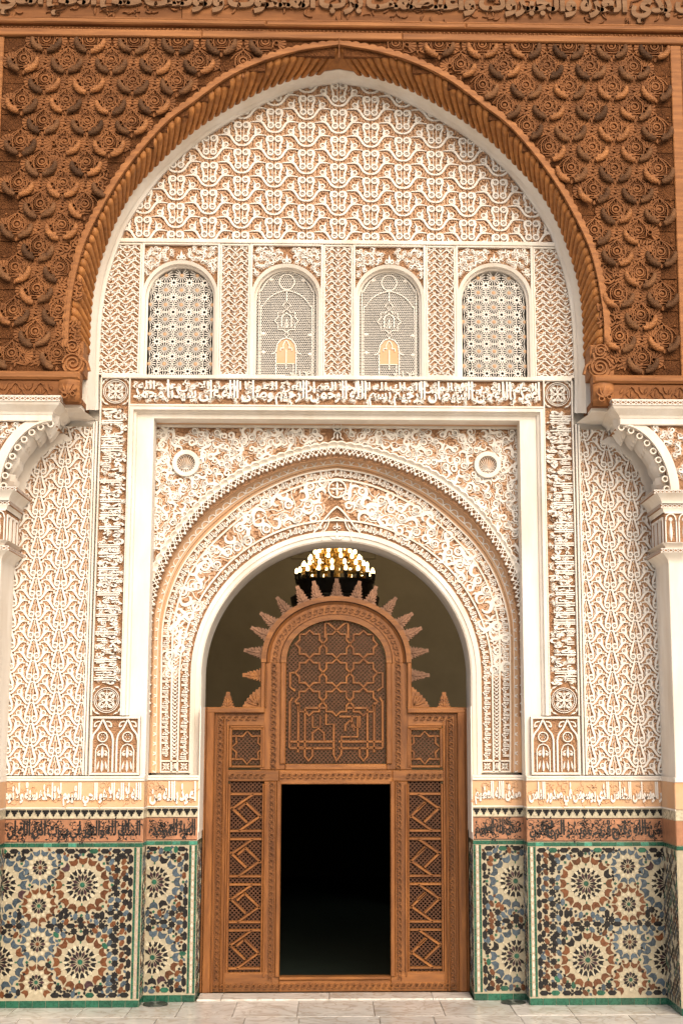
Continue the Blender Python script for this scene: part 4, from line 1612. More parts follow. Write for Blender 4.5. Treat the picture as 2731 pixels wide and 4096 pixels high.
# ---- small niche panels at the feet of the vertical strips
zN0, zN1 = zz(3100, 0), zz(2866, 0)
for sg in (-1, 1):
    a, b = sorted((sg * (xPi + 0.05), sg * (xFo + 0.285)))
    side = 'left' if sg < 0 else 'right'
    o = ground('niche_panel', a, b, zN0, zN1, 0.03, 0.05, 0.022, f'small stucco panel of two blind arched niches at the foot of the {side} inscription strip', 'panel', 'twin niche panels')
    W_ = (b - a) / 2
    for q in (0, 1):
        c = a + W_ * (q + 0.5)
        nb = MB(0.03)
        z0_ = zN0 + 0.03
        wv = W_ / 2 - 0.018
        for s in (-1, 1):
            nb.ribbon([(c + s * wv, z0_), (c + s * wv, z0_ + 0.30), ], 0.018, 0, 0.028, 0.2)
            nb.ribbon(cr([(c + s * wv, z0_ + 0.29), (c + s * wv * 0.85, z0_ + 0.35), (c + s * wv * 0.45, z0_ + 0.40), (c + s * wv * 0.2, z0_ + 0.45), (c, z0_ + 0.49)], 3), 0.017, 0, 0.03, 0.2)
            nb.ribbon([(c + s * wv * 0.62, z0_), (c + s * wv * 0.62, z0_ + 0.2), (c + s * wv * 0.4, z0_ + 0.245), (c, z0_ + 0.26)], 0.010, 0, 0.024, 0.2)
            nb.leaf((c + s * wv * 0.45, z0_ + 0.02), (c + s * wv * 0.3, z0_ + 0.1), 0.022, 0, 0.022)
            nb.dome(c + s * wv * 0.35, z0_ + 0.16, 0.018, 0, 0.024, 7, 2)
            nb.leaf((c + s * 0.02, z0_ + 0.2), (c + s * 0.055, z0_ + 0.17), 0.016, 0, 0.022)
            nb.ribbon(cr([(c + s * 0.03, z0_ + 0.47), (c + s * wv * 0.7, z0_ + 0.46), (c + s * wv * 0.8, z0_ + 0.42), (c + s * wv * 0.55, z0_ + 0.43)], 3), 0.012, 0, 0.026, 0.25)
        nb.ring(c, z0_ + 0.325, 0.045, 0.012, 0, 0.03, 16)
        for k in range(6):
            nb.dome(c + 0.022 * cos(k * pi / 3), z0_ + 0.325 + 0.022 * sin(k * pi / 3), 0.007, 0, 0.022, 6, 2)
        nb.leaf((c, z0_), (c, z0_ + 0.11), 0.03, 0, 0.024)
        nb.leaf((c, z0_ + 0.13), (c, z0_ + 0.24), 0.034, 0, 0.026)
        nb.build('niche', 'stucco_carved', o)
    # plain white foot of the portal frame above

# ================================================================ CEDAR: spandrels, rope arch, rails, frieze, brackets
zS0, zS1 = zz(1497, YW), zz(166, YW)
xE = (hx(2664, 200, YW) + hx(2700, 870, YW) + hx(6, 400, YW)) / 3
fil_o = offset(gad_out, 0.058)          # outer edge of the scalloped fillet
xSpring = max(abs(p[0]) for p in fil_o)


def arch_x(z):
    """half width of the cedar arch at a height"""
    if z <= fil_o[0][1]:
        return abs(fil_o[0][0])
    best = 0.0
    for a, b in zip(fil_o, fil_o[1:]):
        if a[0] < 0 and min(a[1], b[1]) <= z <= max(a[1], b[1]):
            best = max(best, -a[0])
    return best


def outside_arch(x, z, m):
    if abs(x) > xSpring:
        return True
    best = 9
    for p in fil_o[::2]:
        d = hypot(p[0] - x, p[1] - z)
        best = min(best, d)
    t = interp_z(fil_o, x)
    if t is None:
        return abs(x) > arch_x(z) + m
    return z > t and best > m


# ---- motif meshes
def cone_mesh(matname):
    b = MB()
    k = 0.00250
    path = cr([(54, 4), (53, -14), (44, -32), (29, -46), (9, -54)], 3)
    n = 12
    rows = []
    N = len(path)
    for i, (x, z) in enumerate(path):
        t = i / (N - 1)
        r = (3.0 + 9.0 * sin(pi * min(1, 0.06 + t * 0.80)) ** 0.8) * k
        a, c = path[max(0, i - 1)], path[min(N - 1, i + 1)]
        dx, dz = c[0] - a[0], c[1] - a[1]
        L = hypot(dx, dz)
        nx, nz = -dz / L, dx / L
        row = []
        for q in range(n):
            a_ = 2 * pi * q / n
            rr = r * (1.07 if (q + i) % 2 == 0 else 0.94)
            out = 13 * k + 8 * k * t
            row.append(b.V(x * k + nx * rr * cos(a_), -out - rr * sin(a_), z * k + nz * rr * cos(a_)))
        rows.append(row)
    for a, c in zip(rows, rows[1:]):
        for q in range(n):
            j = (q + 1) % n
            # triangles whose long edges follow the diamonds
            if (q + rows.index(a)) % 2 == 0:
                b.f += [(a[q], a[j], c[j]), (a[q], c[j], c[q])]
            else:
                b.f += [(a[q], a[j], c[q]), (a[j], c[j], c[q])]
    b.f.append(tuple(rows[0]))
    b.f.append(tuple(rows[-1][::-1]))
    # stub that ties the cone to the board
    b.box(18 * k, 34 * k, -16 * k, 0, -40 * k, -26 * k)
    return b.mesh('pinecone', matname)


def rosette_mesh():
    b = MB()
    k = 0.0025
    b.ring(0, 0, 15 * k, 7.5 * k, 0, 0.022, 18, 0.3)
    b.ring(0, 0, 23 * k, 3 * k, 0, 0.014, 18, 0.35)
    b.dome(0, 0, 9 * k, 0, 0.018, 10, 2)
    for s in (-1, 1):
        b.ribbon([(s * x * k, z * k) for x, z in cr([(28, -28), (31, -8), (28, 14), (14, 30), (0, 44)], 4)], [w * k for w in lerp_w([5, 6.5, 6.5, 6, 3], 4)], 0, 0.022, 0.35)
        b.ribbon([(s * x * k, z * k) for x, z in cr([(0, 44), (14, 38), (34, 24), (48, 6)], 3)], 4 * k, 0, 0.016, 0.3)
        for q in range(5):
            a = 0.15 + q * 0.3
            b.ribbon([(s * 24 * k * cos(a), 24 * k * sin(a)), (s * 36 * k * cos(a), 36 * k * sin(a))], 2.2 * k, 0, 0.024, 0.3)
        b.dome(s * 44 * k, 40 * k, 5 * k, 0, 0.018, 7, 2)
    b.leaf((0, -70 * k), (0, -52 * k), 16 * k, 0, 0.02)
    b.ribbon([(-26 * k, -30 * k), (26 * k, -30 * k)], 5 * k, 0, 0.016, 0.3)
    b.ribbon([(-14 * k, -40 * k), (14 * k, -40 * k)], 4 * k, 0, 0.014, 0.3)
    return b.mesh('rosette', 'cedar_carved')


def fan_mesh():
    b = MB()
    k = 0.0025
    c = (44, -10)
    for q in range(8):
        a = -0.95 + q * 0.42
        p0 = ((c[0] + 9 * cos(a)) * k, (c[1] + 9 * sin(a)) * k)
        p1 = ((c[0] + 38 * cos(a)) * k, (c[1] + 34 * sin(a)) * k)
        b.ribbon([p0, ((p0[0] + p1[0]) / 2, (p0[1] + p1[1]) / 2), p1], [5 * k, 12 * k, 16.5 * k], 0.0, 0.019, 0.42)
    b.ring(c[0] * k, c[1] * k, 9 * k, 4 * k, 0, 0.024, 10, 0.4)
    b.ribbon([(x * k, z * k) for x, z in cr([(34, -36), (60, -42), (80, -30), (86, -44)], 3)], 5 * k, 0, 0.018, 0.4)
    return b.mesh('fan_leaf', 'cedar_carved')


def knot_mesh():
    b = MB()
    k = 0.0025
    b.leaf((0, 12 * k), (0, 40 * k), 14 * k, 0, 0.018)
    for s in (-1, 1):
        b.leaf((s * 4 * k, 4 * k), (s * 20 * k, 18 * k), 9 * k, 0, 0.016)
        b.leaf((s * 4 * k, -2 * k), (s * 16 * k, -18 * k), 9 * k, 0, 0.016)
        b.dome(s * 12 * k, 30 * k, 5 * k, 0, 0.014, 6, 2)
    t = tan_leaves(-80 * k, 80 * k, -42 * k, 42 * k, 11 * k, 22 * k, 10 * k, 0.015, 8)
    o = len(b.v)
    b.v += t.v
    b.f += [tuple(q + o for q in f) for f in t.f]
    return b.mesh('knot_leaf', 'cedar_carved')


m_cones = [cone_mesh('cedar_cone'), cone_mesh('cedar_cone'), cone_mesh('cedar_rail')]
m_ros, m_fan, m_knot = rosette_mesh(), fan_mesh(), knot_mesh()
du, dv = 0.428, 0.2125
NPL = 21
hpl = (zS1 - zS0) / NPL
SPD = {}
for sg in (-1, 1):
    side = 'left' if sg < 0 else 'right'
    SPD[sg] = thing('cedar_spandrel', (sg * 2.6, YW + 0.05, zS0), f'dark carved cedar boarding with paired pine cones {side} of the big arch', 'spandrel', 'carved cedar spandrels')
    rn = random.Random(4 + sg)
    for r in range(NPL):
        a, b = zS0 + r * hpl + 0.003, zS0 + (r + 1) * hpl - 0.003
        xs = min(arch_x(z) if z < fil_o[len(fil_o) // 2][1] else 0.0 for z in (a, (a + b) / 2, b)) - 0.03
        xs = max(0.003, xs)
        cuts = [xs] + ([rn.uniform(xs + 0.5, xE - 0.4)] if xE - xs > 1.6 and rn.random() < 0.7 else []) + [xE]
        for p, q in zip(cuts, cuts[1:]):
            x0, x1 = sorted((sg * (p + 0.001), sg * (q - 0.001)))
            dy = rn.uniform(-0.006, 0.006)
            MB().bbox(x0, x1, YW + dy, YW + 0.05, a, b, 0.003).build('plank', 'cedar_plank', SPD[sg])
zc0 = zz(150 + 265 / 3.136, YW, 90)
xo = at(150 + 0 * 0 + 0, 400, YW)[0]
x_col = at(280 / 3.136, 300, YW)[0]
for i in range(-1, 34):
    x = x_col + i * du / 2
    for j in range(-2, 40):
        if (i + j) % 2:
            continue
        z = zc0 - j * dv / 1.0
        sg = -1 if x < 0 else 1
        if abs(x) > xE - 0.02 or z > zS1 + 0.03 or z < zS0 + 0.02:
            continue
        P_ = SPD[sg]
        jit = random.uniform(-0.004, 0.004)
        if outside_arch(x, z, 0.07) and z < zS1 + 0.03:
            place(m_ros, 'rosette', P_, (x, YW, z), random.uniform(-0.02, 0.02))
        for s in (-1, 1):
            fx = x + s * 0.115
            if abs(fx) < xE - 0.07 and outside_arch(fx, z - 0.03, 0.09) and (fx > 0) == (sg > 0):
                place(m_fan, 'fan_leaf', P_, (x, YW, z), 0, s)
            cxx = x + s * 0.085
            if abs(cxx) < xE - 0.03 and outside_arch(cxx, z - 0.08, 0.075) and z - 0.13 > zS0 and random.random() < 0.975:
                place(random.choice(m_cones), 'pinecone', P_, (x + random.uniform(-0.004, 0.004), YW, z - 0.015), random.uniform(-0.07, 0.07), s, random.uniform(0.93, 1.07))
        kx, kz = x + du / 2, z + 0.02
        if abs(kx) < xE - 0.2 and outside_arch(kx, kz, 0.17) and kz < zS1 - 0.08 and kz > zS0 + 0.12:
            place(m_knot, 'knot_leaf', SPD[-1 if kx < 0 else 1], (kx, YW, kz - 0.03))
for sg in (-1, 1):      # edge board of each spandrel
    x0, x1 = sorted((sg * (xE + 0.002), sg * (xE + 0.11)))
    MB().bbox(x0, x1, YW - 0.02, YW + 0.05, zS0, zS1 + 0.0, 0.008).build('edge_board', 'cedar_rail', SPD[sg])
    x0, x1 = sorted((sg * (xE + 0.114), sg * (WX)))
    MB().bbox(x0, x1, YW - 0.005, YW + 0.05, zS0, zS1, 0.004).build('outer_board', 'cedar_carved', SPD[sg])
    bead = MB(YW - 0.005)
    for k in range(60):
        z = zS0 + (zS1 - zS0) * (k + 0.5) / 60
        bead.disc(sg * (xE + 0.135), z, 0.011, 0, 0.010, 4)
    kind(bead.build('bead', 'cedar_rail', SPD[sg]), 'stuff')

# ---- rope arch of gadroons
RA = thing('rope_arch', (0, YW, gad_out[0][1]), 'twisted rope moulding of golden cedar edging the big pointed arch', 'arch')
g = MB()
n = 8
rows = []
NSs = 10
for i in range(NSs + 1):
    t = i / NSs
    # t=0: round head at the outer front; t=1: tail at the plaster arris
    tw = -0.17 * (t ** 1.5)
    nn = 1 - t
    w = 0.050 * (0.35 + 0.65 * min(1, (t + 0.02) * 7) ** 0.5) * (1 - 0.30 * t)
    hgt = 0.052 * (0.2 + 0.8 * min(1, t * 6) ** 0.5) * (1 - 0.25 * t)
    row = []
    for q in range(n + 1):
        a = pi * q / n
        row.append((tw + w * cos(a), nn, hgt * sin(a)))
    rows.append(row)
GROW = rows


def gadroon(pts):
    b = MB()
    for r in pts:
        for p in r:
            b.V(*p)
    m = len(pts[0])
    for i in range(len(pts) - 1):
        for q in range(m - 1):
            b.f.append((i * m + q, i * m + q + 1, (i + 1) * m + q + 1, (i + 1) * m + q))
    b.f.append(tuple(range(m)))
    return b


gi, go = resample(gad_in, 400), resample(gad_out, 400)
Lg = plen(go)
NG = 106
cov = MB()
cov.strip(resample(offset(gad_out, 0.01), 140), resample(gad_in, 140), YW + 0.012, -0.2)
cov.build('cove', 'cedar_gold', RA)
for k in range(NG):
    side = -1 if k < NG / 2 else 1
    kk = (k + 0.5) if side < 0 else (NG - k - 0.5)
    f0 = kk / NG                           # position of the head along the outer curve, from the left spring
    b_rows = []
    for row in GROW:
        rr = []
        for (tw, nn, hh) in row:
            f = f0 + tw / Lg
            f = max(0.0, min(0.5, f))
            q = f * 400
            iq = min(399, int(q))
            fr = q - iq
            po = (go[iq][0] + (go[iq + 1][0] - go[iq][0]) * fr, go[iq][1] + (go[iq + 1][1] - go[iq][1]) * fr)
            pi_ = (gi[iq][0] + (gi[iq + 1][0] - gi[iq][0]) * fr, gi[iq][1] + (gi[iq + 1][1] - gi[iq][1]) * fr)
            y = YW + 0.012 + (-0.2 - YW - 0.012) * (1 - nn)
            bul = hh
            dx, dz = pi_[0] - po[0], pi_[1] - po[1]
            L = hypot(dx, dz) or 1
            x_, z_ = po[0] + dx * (1 - nn) + dx / L * bul * 0.8, po[1] + dz * (1 - nn) + dz / L * bul * 0.8
            rr.append((x_ * (1 if side < 0 else -1), y - bul * 0.6, z_))
        b_rows.append(rr)
    gadroon(b_rows).build('gadroon', 'cedar_gold', RA, smooth=True)
# scalloped fillet in front of the planks
nf = 105 * 6
fo_, fi_ = resample(fil_o, nf), resample(offset(gad_out, 0.004), nf)
sc_o = []
for k, p in enumerate(fo_):
    d = 0.016 * abs(sin(pi * k / 6))
    a, c = fo_[max(0, k - 1)], fo_[min(nf, k + 1)]
    L = hypot(c[0] - a[0], c[1] - a[1])
    sc_o.append((p[0] - (c[1] - a[1]) / L * d, p[1] + (c[0] - a[0]) / L * d))
fl = MB()
mi_ = mix(sc_o, fi_, 0.4)
fl.strip(sc_o, sc_o, YW + 0.02, YW - 0.022).strip(sc_o, mi_, YW - 0.022, YW - 0.026).strip(mi_, mi_, YW - 0.026, YW - 0.042).strip(mi_, fi_, YW - 0.042, YW - 0.045).strip(fi_, fi_, YW - 0.045, YW + 0.02)
fl.build('scalloped_fillet', 'cedar_rail', RA)
MB().bbox(-0.006, 0.006, YW - 0.05, YW + 0.02, fil_o[70][1] - 0.2, zS1 + 0.02, 0.002).build('crown_joint', 'cedar_carved', RA)


def volute(b, x, z, r, sg, y, h, turns=2.2, w=0.012):
    pts = []
    n = int(turns * 14)
    for k in range(n + 1):
        t = k / n
        a = t * turns * 2 * pi
        pts.append((x + sg * r * (1 - t * 0.9) * cos(a), z + r * (1 - t * 0.9) * sin(a)))
    b.y = y
    b.ribbon(pts, w, 0, h, 0.5)


for sg in (-1, 1):
    vb = MB()
    xv, zv = hx(288, 1400, YW), zz(1400, YW)
    xv2, zv2 = hx(290, 1462, YW), zz(1465, YW)
    # body block behind the two volutes
    xa, xb = sorted((sg * (abs(ty_out[0][0]) + 0.005), sg * (xv + 0.14)))
    vb.bbox(xa, xb, YW + 0.0, -0.2, zS0 + 0.0, zv + 0.07, 0.01)
    o = vb.build('volute_block', 'cedar_gold' if False else 'cedar_rail', RA)
    v = MB()
    v.y = YW
    v.disc(sg * xv, zv, 0.075, 0, 0.03, 18, 0.1)
    volute(v, sg * xv, zv, 0.068, sg, YW - 0.03, 0.022, 2.0, 0.02)
    v.y = YW
    v.disc(sg * xv2, zv2, 0.115, 0, 0.03, 20, 0.08)
    volute(v, sg * xv2, zv2, 0.10, sg, YW - 0.03, 0.025, 2.4, 0.026)
    v.y = YW
    v.ribbon([(sg * x, z) for x, z in cr([(xv - 0.07, zv - 0.02), (xv - 0.06, zv - 0.1), (xv2 - 0.12, zv2 + 0.02), (xv2 - 0.15, zv2 - 0.07)], 4)], 0.03, 0, 0.045, 0.4)
    v.build('volute', 'cedar_rail', o)

# ---- brackets and lower beam at either end
for sg in (-1, 1):
    side = 'left' if sg < 0 else 'right'
    BR = thing('cedar_bracket', (sg * 2.6, YW + 0.05, zz(1625, YW)), f'carved cedar beam end with leafy console at the {side} foot of the big arch', 'bracket', 'cedar beam ends')
    xc0, xc1 = hx(316, 1580, YW), hx(232, 1580, YW)
    z1_, z2_, z3_ = zz(1497, YW), zz(1530, YW), zz(1605, YW)
    a, b = sorted((sg * (xc0 + 0.0), sg * WX))
    MB().bbox(a, b, YW - 0.07, YW + 0.1, z2_, z1_ - 0.002, 0.02).build('rail', 'cedar_rail', BR)
    MB().bbox(a, b, YW - 0.03, YW + 0.1, z3_, z2_ - 0.003, 0.008).build('carved_beam', 'cedar_carved', BR)
    # row of little arched niches with leaves
    nb = MB()
    k = 0.0024
    for s in (-1, 1):
        nb.ribbon([(s * x * k, z * k) for x, z in cr([(46, -26), (34, -20), (28, -6), (16, 4), (12, 14), (0, 24)], 3)], 7 * k, 0, 0.018, 0.35)
        nb.leaf((s * 3 * k, -24 * k), (s * 22 * k, -8 * k), 10 * k, 0, 0.014)
        nb.leaf((s * 46 * k, -6 * k), (s * 30 * k, 22 * k), 14 * k, 0, 0.016)
    nb.leaf((0, -26 * k), (0, 10 * k), 12 * k, 0, 0.016)
    mn = nb.mesh('niche_leaf', 'cedar_carved')
    x = xc1 + 0.17
    while x < 3.6:
        place(mn, 'niche_leaf', BR, (sg * x, YW - 0.03, (z2_ + z3_) / 2 + 0.005))
        x += 0.232
    # console: swelling leaf block
    cb = MB()
    n = 10
    zt, zb = z2_ - 0.004, zz(1622, YW)
    for i in range(n + 1):
        t = i / n
        z = zt + (zb - zt) * t
        yy = YW - 0.03 - 0.075 * sin(pi * min(1, 0.25 + t * 0.72)) ** 0.8
        for q in range(9):
            s = q / 8
            xx = xc0 + (xc1 - xc0) * s
            ed_ = sin(pi * min(1, max(0, 0.12 + s * 0.76)))
            fl_ = 0.012 * sin(s * pi * 5) * sin(pi * t)
            cb.V(sg * xx, YW + 0.05 + (yy - YW - 0.05) * (0.35 + 0.65 * ed_) - fl_, z + 0.02 * (1 - ed_) * t)
    for i in range(n):
        for q in range(8):
            a = i * 9 + q
            cb.f.append((a, a + 1, a + 10, a + 9))
    cb.f.append(tuple(n * 9 + q for q in range(9)))
    co = cb.build('console', 'cedar_rail', BR, smooth=True)
    lf = MB(YW - 0.09)
    xm_ = (xc0 + xc1) / 2
    for q in range(5):
        a = pi * 0.15 + q * pi * 0.175
        lf.leaf((sg * xm_, zb + 0.07), (sg * xm_ + 0.095 * cos(a), zb + 0.07 + 0.115 * sin(a)), 0.03, -0.01, 0.022, bend=0.08)
    lf.ring(sg * xm_ - 0.03, zb + 0.06, 0.025, 0.012, -0.01, 0.02, 10)
    lf.ring(sg * xm_ + 0.045, zb + 0.075, 0.02, 0.01, -0.01, 0.02, 10)
    lf.build('leaf', 'cedar_rail', co)
    # dark soffit board under beam
    a, b = sorted((sg * (abs(ty_out[0][0]) + 0.01), sg * WX))
    MB().box(a, b, YW + 0.02, -0.05, zz(1622, YW) + 0.01, zz(1622, YW) + 0.06).build('soffit_board', 'cedar_carved', BR)

# ---- rails above the spandrels and the big inscription frieze
CO = thing('cedar_cornice', (0, YW, zS1), 'long cedar rails with a row of small bead points above the carved spandrels', 'cornice')
zz1, zz2, zz3, zz4 = zS1, zz(136, YW), zz(122, YW), zz(96, YW)
for a, b in ((-WX, -1.35), (-1.348, 0.62), (0.622, WX)):
    MB().bbox(a, b, YW - 0.045, YW + 0.3, zz1 + 0.003, zz2, 0.01).build('lower_rail', 'cedar_rail', CO)
MB().bbox(-WX, WX, YW - 0.0, YW + 0.3, zz2 + 0.001, zz3 + 0.012, 0.004).build('bead_rail', 'cedar_carved', CO)
bd = MB(YW)
k = -WX
while k < WX:
    bd.disc(k, (zz2 + zz3) / 2 + 0.004, 0.0135, 0, 0.016, 4, 0.3)
    k += 0.0425
kind(bd.build('bead_points', 'cedar_rail', CO), 'stuff')
for a, b in ((-WX, -0.72), (-0.718, 1.25), (1.252, WX)):
    MB().bbox(a, b, YW - 0.06, YW + 0.3, zz3 + 0.013, zz4, 0.014).build('upper_rail', 'cedar_rail', CO)
FR = thing('cedar_frieze', (0, YW - 0.03, zz4), 'dark cedar frieze with large carved Arabic letters along the top edge', 'frieze')
cuts = [-WX, -1.55, 0.02, 1.65, WX]
for a, b in zip(cuts, cuts[1:]):
    for q in range(3):
        MB().bbox(a + 0.002, b - 0.002, YW - 0.03 + random.uniform(0, 0.004), YW + 0.3, zz4 + 0.02 + q * 0.15, zz4 + 0.168 + q * 0.15, 0.004).build('plank', 'cedar_carved', FR)
MB().bbox(-WX, WX, YW - 0.045, YW + 0.3, zz4 + 0.002, zz4 + 0.018, 0.004).build('fillet', 'cedar_rail', FR)
tf = text_data('تحصنت بذي العزة والجبروت واعتصمت برب الملكوت وتوكلت على الحي الذي لا يموت', 0.075, 2, 1.0)
t_ = MB(YW - 0.03)
t_.text(tf, -4.2, 4.2, zz4 + 0.022, zz4 + 0.36, 0, 0.035)
t_.build('lettering', 'cedar_letter', FR)
vn = MB(YW - 0.03)
rn = random.Random(9)
for k in range(260):
    x, z = rn.uniform(-3.5, 3.5), zz4 + rn.uniform(0.05, 0.42)
    a = rn.uniform(0, 2 * pi)
    vn.leaf((x, z), (x + 0.075 * cos(a), z + 0.075 * sin(a)), 0.03, 0, 0.016, bend=rn.uniform(-0.25, 0.25))
kind(vn.build('leaf_ground', 'cedar_carved', FR), 'stuff')
kind(MB().box(-WX, WX, YW + 0.0, 1.0, zz4 + 0.48, zz4 + 1.6).build('eave_core', 'cedar_carved', FR), 'stuff')

# ================================================================ TILED PIERS
TMESH = {}


def tmesh(shape, col, pts):
    k = (shape, col)
    if k not in TMESH:
        TMESH[k] = MB().prism(pts, 0, 0.005, 0.07).mesh('tile', 'tile_' + col)
    return TMESH[k]


def starpts(R, r, n, a0=0.0):
    return [((R if q % 2 == 0 else r) * cos(a0 + pi * q / n), (R if q % 2 == 0 else r) * sin(a0 + pi * q / n)) for q in range(2 * n)]


P1 = 0.0024
SH = {
    'star8': starpts(0.037, 0.0265, 8),
    'hex': [(-0.045, 0), (-0.024, 0.0225), (0.024, 0.0225), (0.045, 0), (0.024, -0.0225), (-0.024, -0.0225)],
    'shex': [(-0.036, 0), (-0.018, 0.0205), (0.018, 0.0205), (0.036, 0), (0.018, -0.0205), (-0.018, -0.0205)],
    'dia': [(-0.021, 0), (0, 0.014), (0.021, 0), (0, -0.014)],
    'hub16': starpts(0.030, 0.020, 16),
    'kite16': [(0.028, 0), (0.076, 0.0146), (0.104, 0), (0.076, -0.0146)],
    'dart16': [(0.094, 0), (0.116, 0.019), (0.152, 0.024), (0.140, 0), (0.152, -0.024), (0.116, -0.019)],
    'petal16': [(0.106, 0), (0.122, 0.0165), (0.148, 0.0165), (0.162, 0), (0.148, -0.0165), (0.122, -0.0165)],
    'tip16': [(0.258, 0), (0.272, 0.016), (0.292, 0), (0.272, -0.016)],
    'bit16': [(0.158, 0), (0.176, 0.0085), (0.192, 0), (0.176, -0.0085)],
    'chev16': [(0.180, 0.003), (0.202, 0.036), (0.252, 0.043), (0.236, 0.004), (0.236, -0.004), (0.252, -0.043), (0.202, -0.036), (0.180, -0.003)],
    'hub12': starpts(0.022, 0.015, 12),
    'kite12': [(0.021, 0), (0.056, 0.0145), (0.078, 0), (0.056, -0.0145)],
    'petal12': [(0.066, 0), (0.084, 0.015), (0.104, 0.012), (0.112, 0), (0.104, -0.012), (0.084, -0.015)],
    'chev12': [(0.104, 0.002), (0.122, 0.029), (0.162, 0.036), (0.147, 0.003), (0.147, -0.003), (0.162, -0.036), (0.122, -0.029), (0.104, -0.002)],
}


def zellij(parent, x0, x1, z0, z1, y, larges, smalls, seed, lring, edge):
    """accepts tiles by priority, largest figures first; returns nothing, builds tile objects"""
    rn = random.Random(seed)
    out = []                       # (size, shape, colour, x, z, rot)
    occ = {}

    def free(x, z, r):
        g = 0.06
        gi, gj = int(x // g), int(z // g)
        for a in range(-2, 3):
            for c in range(-2, 3):
                for (u, v, q) in occ.get((gi + a, gj + c), ()):
                    if (u - x) ** 2 + (v - z) ** 2 < (r + q) ** 2:
                        return False
        return True

    def take(x, z, r):
        occ.setdefault((int(x // 0.06), int(z // 0.06)), []).append((x, z, r))

    def put(shape, col, x, z, rot=0.0, check=None, size=None):
        pts = SH[shape]
        c_, s_ = cos(rot), sin(rot)
        ps = [(x + u * c_ - v * s_, z + u * s_ + v * c_) for u, v in pts]
        if min(p[0] for p in ps) < x0 or max(p[0] for p in ps) > x1 or min(p[1] for p in ps) < z0 or max(p[1] for p in ps) > z1:
            return False
        cx, cz = sum(p[0] for p in ps) / len(ps), sum(p[1] for p in ps) / len(ps)
        rad = max(hypot(p[0] - cx, p[1] - cz) for p in ps)
        if check is not None:
            if not free(cx, cz, check):
                return False
            # hexagons are long: test both ends too
            if shape in ('hex', 'shex'):
                e = 0.022 if shape == 'hex' else 0.015
                if not free(cx + e * c_, cz + e * s_, 0.0165) or not free(cx - e * c_, cz - e * s_, 0.0165):
                    return False
        if shape in ('hex', 'shex'):
            e = 0.021 if shape == 'hex' else 0.014
            take(cx + e * c_, cz + e * s_, 0.0155)
            take(cx - e * c_, cz - e * s_, 0.0155)
            take(cx, cz, 0.0165)
        else:
            take(cx, cz, rad * 0.72)
        out.append((rad, shape, col, x, z, rot))
        return True

    for i, (x, z) in enumerate(larges):
        ring = lring[i % len(lring)]
        put('hub16', 'green', x, z)
        for q in range(16):
            a = q * pi / 8
            put('kite16', 'black' if q % 2 == 0 else 'plum', x, z, a)
            put('petal16', 'cream', x, z, a)
            put('tip16', 'black' if q % 2 else 'green', x, z, a)
            put('dart16', 'black', x, z, a + pi / 16)
            put('bit16', 'green' if q % 4 == 0 else 'cream', x, z, a)
            put('chev16', ring if rn.random() < 0.82 else rn.choice(('plum', 'black', 'brown')), x, z, a + pi / 16 if False else a)
    for i, (x, z) in enumerate(smalls):
        ring = 'blue' if i % 2 == 0 else 'brown'
        put('hub12', 'brown' if ring == 'blue' else 'green', x, z)
        for q in range(12):
            a = q * pi / 6
            put('kite12', 'black' if q % 3 else 'plum', x, z, a)
            put('petal12', 'cream', x, z, a)
            put('chev12', ring, x, z, a + pi / 12)
    # edge columns of stars and hexagons
    sg = 1 if edge > 0 else -1
    xe = x1 if sg > 0 else x0
    pit = 0.101
    n = int((z1 - z0) / pit)
    pz = (z1 - z0) / n
    for k in range(n):
        z = z0 + (k + 0.5) * pz
        put('star8', 'black', xe - sg * 0.034, z, 0, 0.02)
        put('hex', 'black', xe - sg * 0.0225, z + pz / 2, pi / 2, 0.012)
        put('shex', 'brown', xe - sg * 0.088, z + 0.026, pi / 3 * sg, 0.012)
        put('shex', 'brown', xe - sg * 0.088, z - 0.026, -pi / 3 * sg, 0.012)
        put('star8', 'black', xe - sg * 0.146, z + pz / 2, 0, 0.02)
        put('hex', 'black', xe - sg * 0.146, z, pi / 2, 0.012)
        put('shex', 'blue', xe - sg * 0.20, z + 0.026, pi / 3 * sg, 0.012)
        put('shex', 'blue', xe - sg * 0.20, z - 0.026, -pi / 3 * sg, 0.012)
    # top and bottom rows
    n = int((x1 - x0) / pit)
    px_ = (x1 - x0) / n
    for zr in (z1 - 0.034, z0 + 0.034):
        for k in range(n + 1):
            put('star8', 'black', x0 + k * px_, zr, 0, 0.02)
            put('hex', 'black' if k % 4 != 1 else 'green', x0 + (k + 0.5) * px_, zr, 0, 0.012)
    # network: stars and hexagons on a square mesh that is centred on the rosettes
    gx, gz = 0.095, 0.0919
    lx, lz = larges[0]
    nodes = []
    for i in range(-18, 19):
        for j in range(-18, 19):
            x, z = lx + i * gx, lz + j * gz
            if x0 < x < x1 and z0 < z < z1 and min([hypot(x - u, z - v) for u, v in larges] + [9]) > 0.275 and min([hypot(x - u, z - v) for u, v in smalls] + [9]) > 0.18:
                nodes.append((i, j, x, z))
    for (i, j, x, z) in nodes:
        if (i + j) % 2 == 0:
            put('star8', 'black', x, z, 0, 0.022)
    for (i, j, x, z) in nodes:
        if (i + j) % 2:
            put('hex', 'black' if j % 4 in (0, 1) else rn.choice(('blue', 'brown', 'blue')), x, z, 0 if j % 2 == 0 else pi / 2, 0.012)
    # ordered rings round the rosettes
    for (x, z) in larges:
        for rr_, shp, n_, off in ((0.292, 'shex', 16, 0.5), (0.30, 'star8', 16, 0.0), (0.36, 'shex', 24, 0.5), (0.375, 'star8', 16, 0.5)):
            for q in range(n_):
                a = (q + off) * 2 * pi / n_
                put(shp, 'black' if shp == 'star8' else ('blue' if q % 2 else rn.choice(('blue', 'brown'))), x + rr_ * cos(a), z + rr_ * sin(a), a, 0.017 if shp == 'shex' else 0.025)
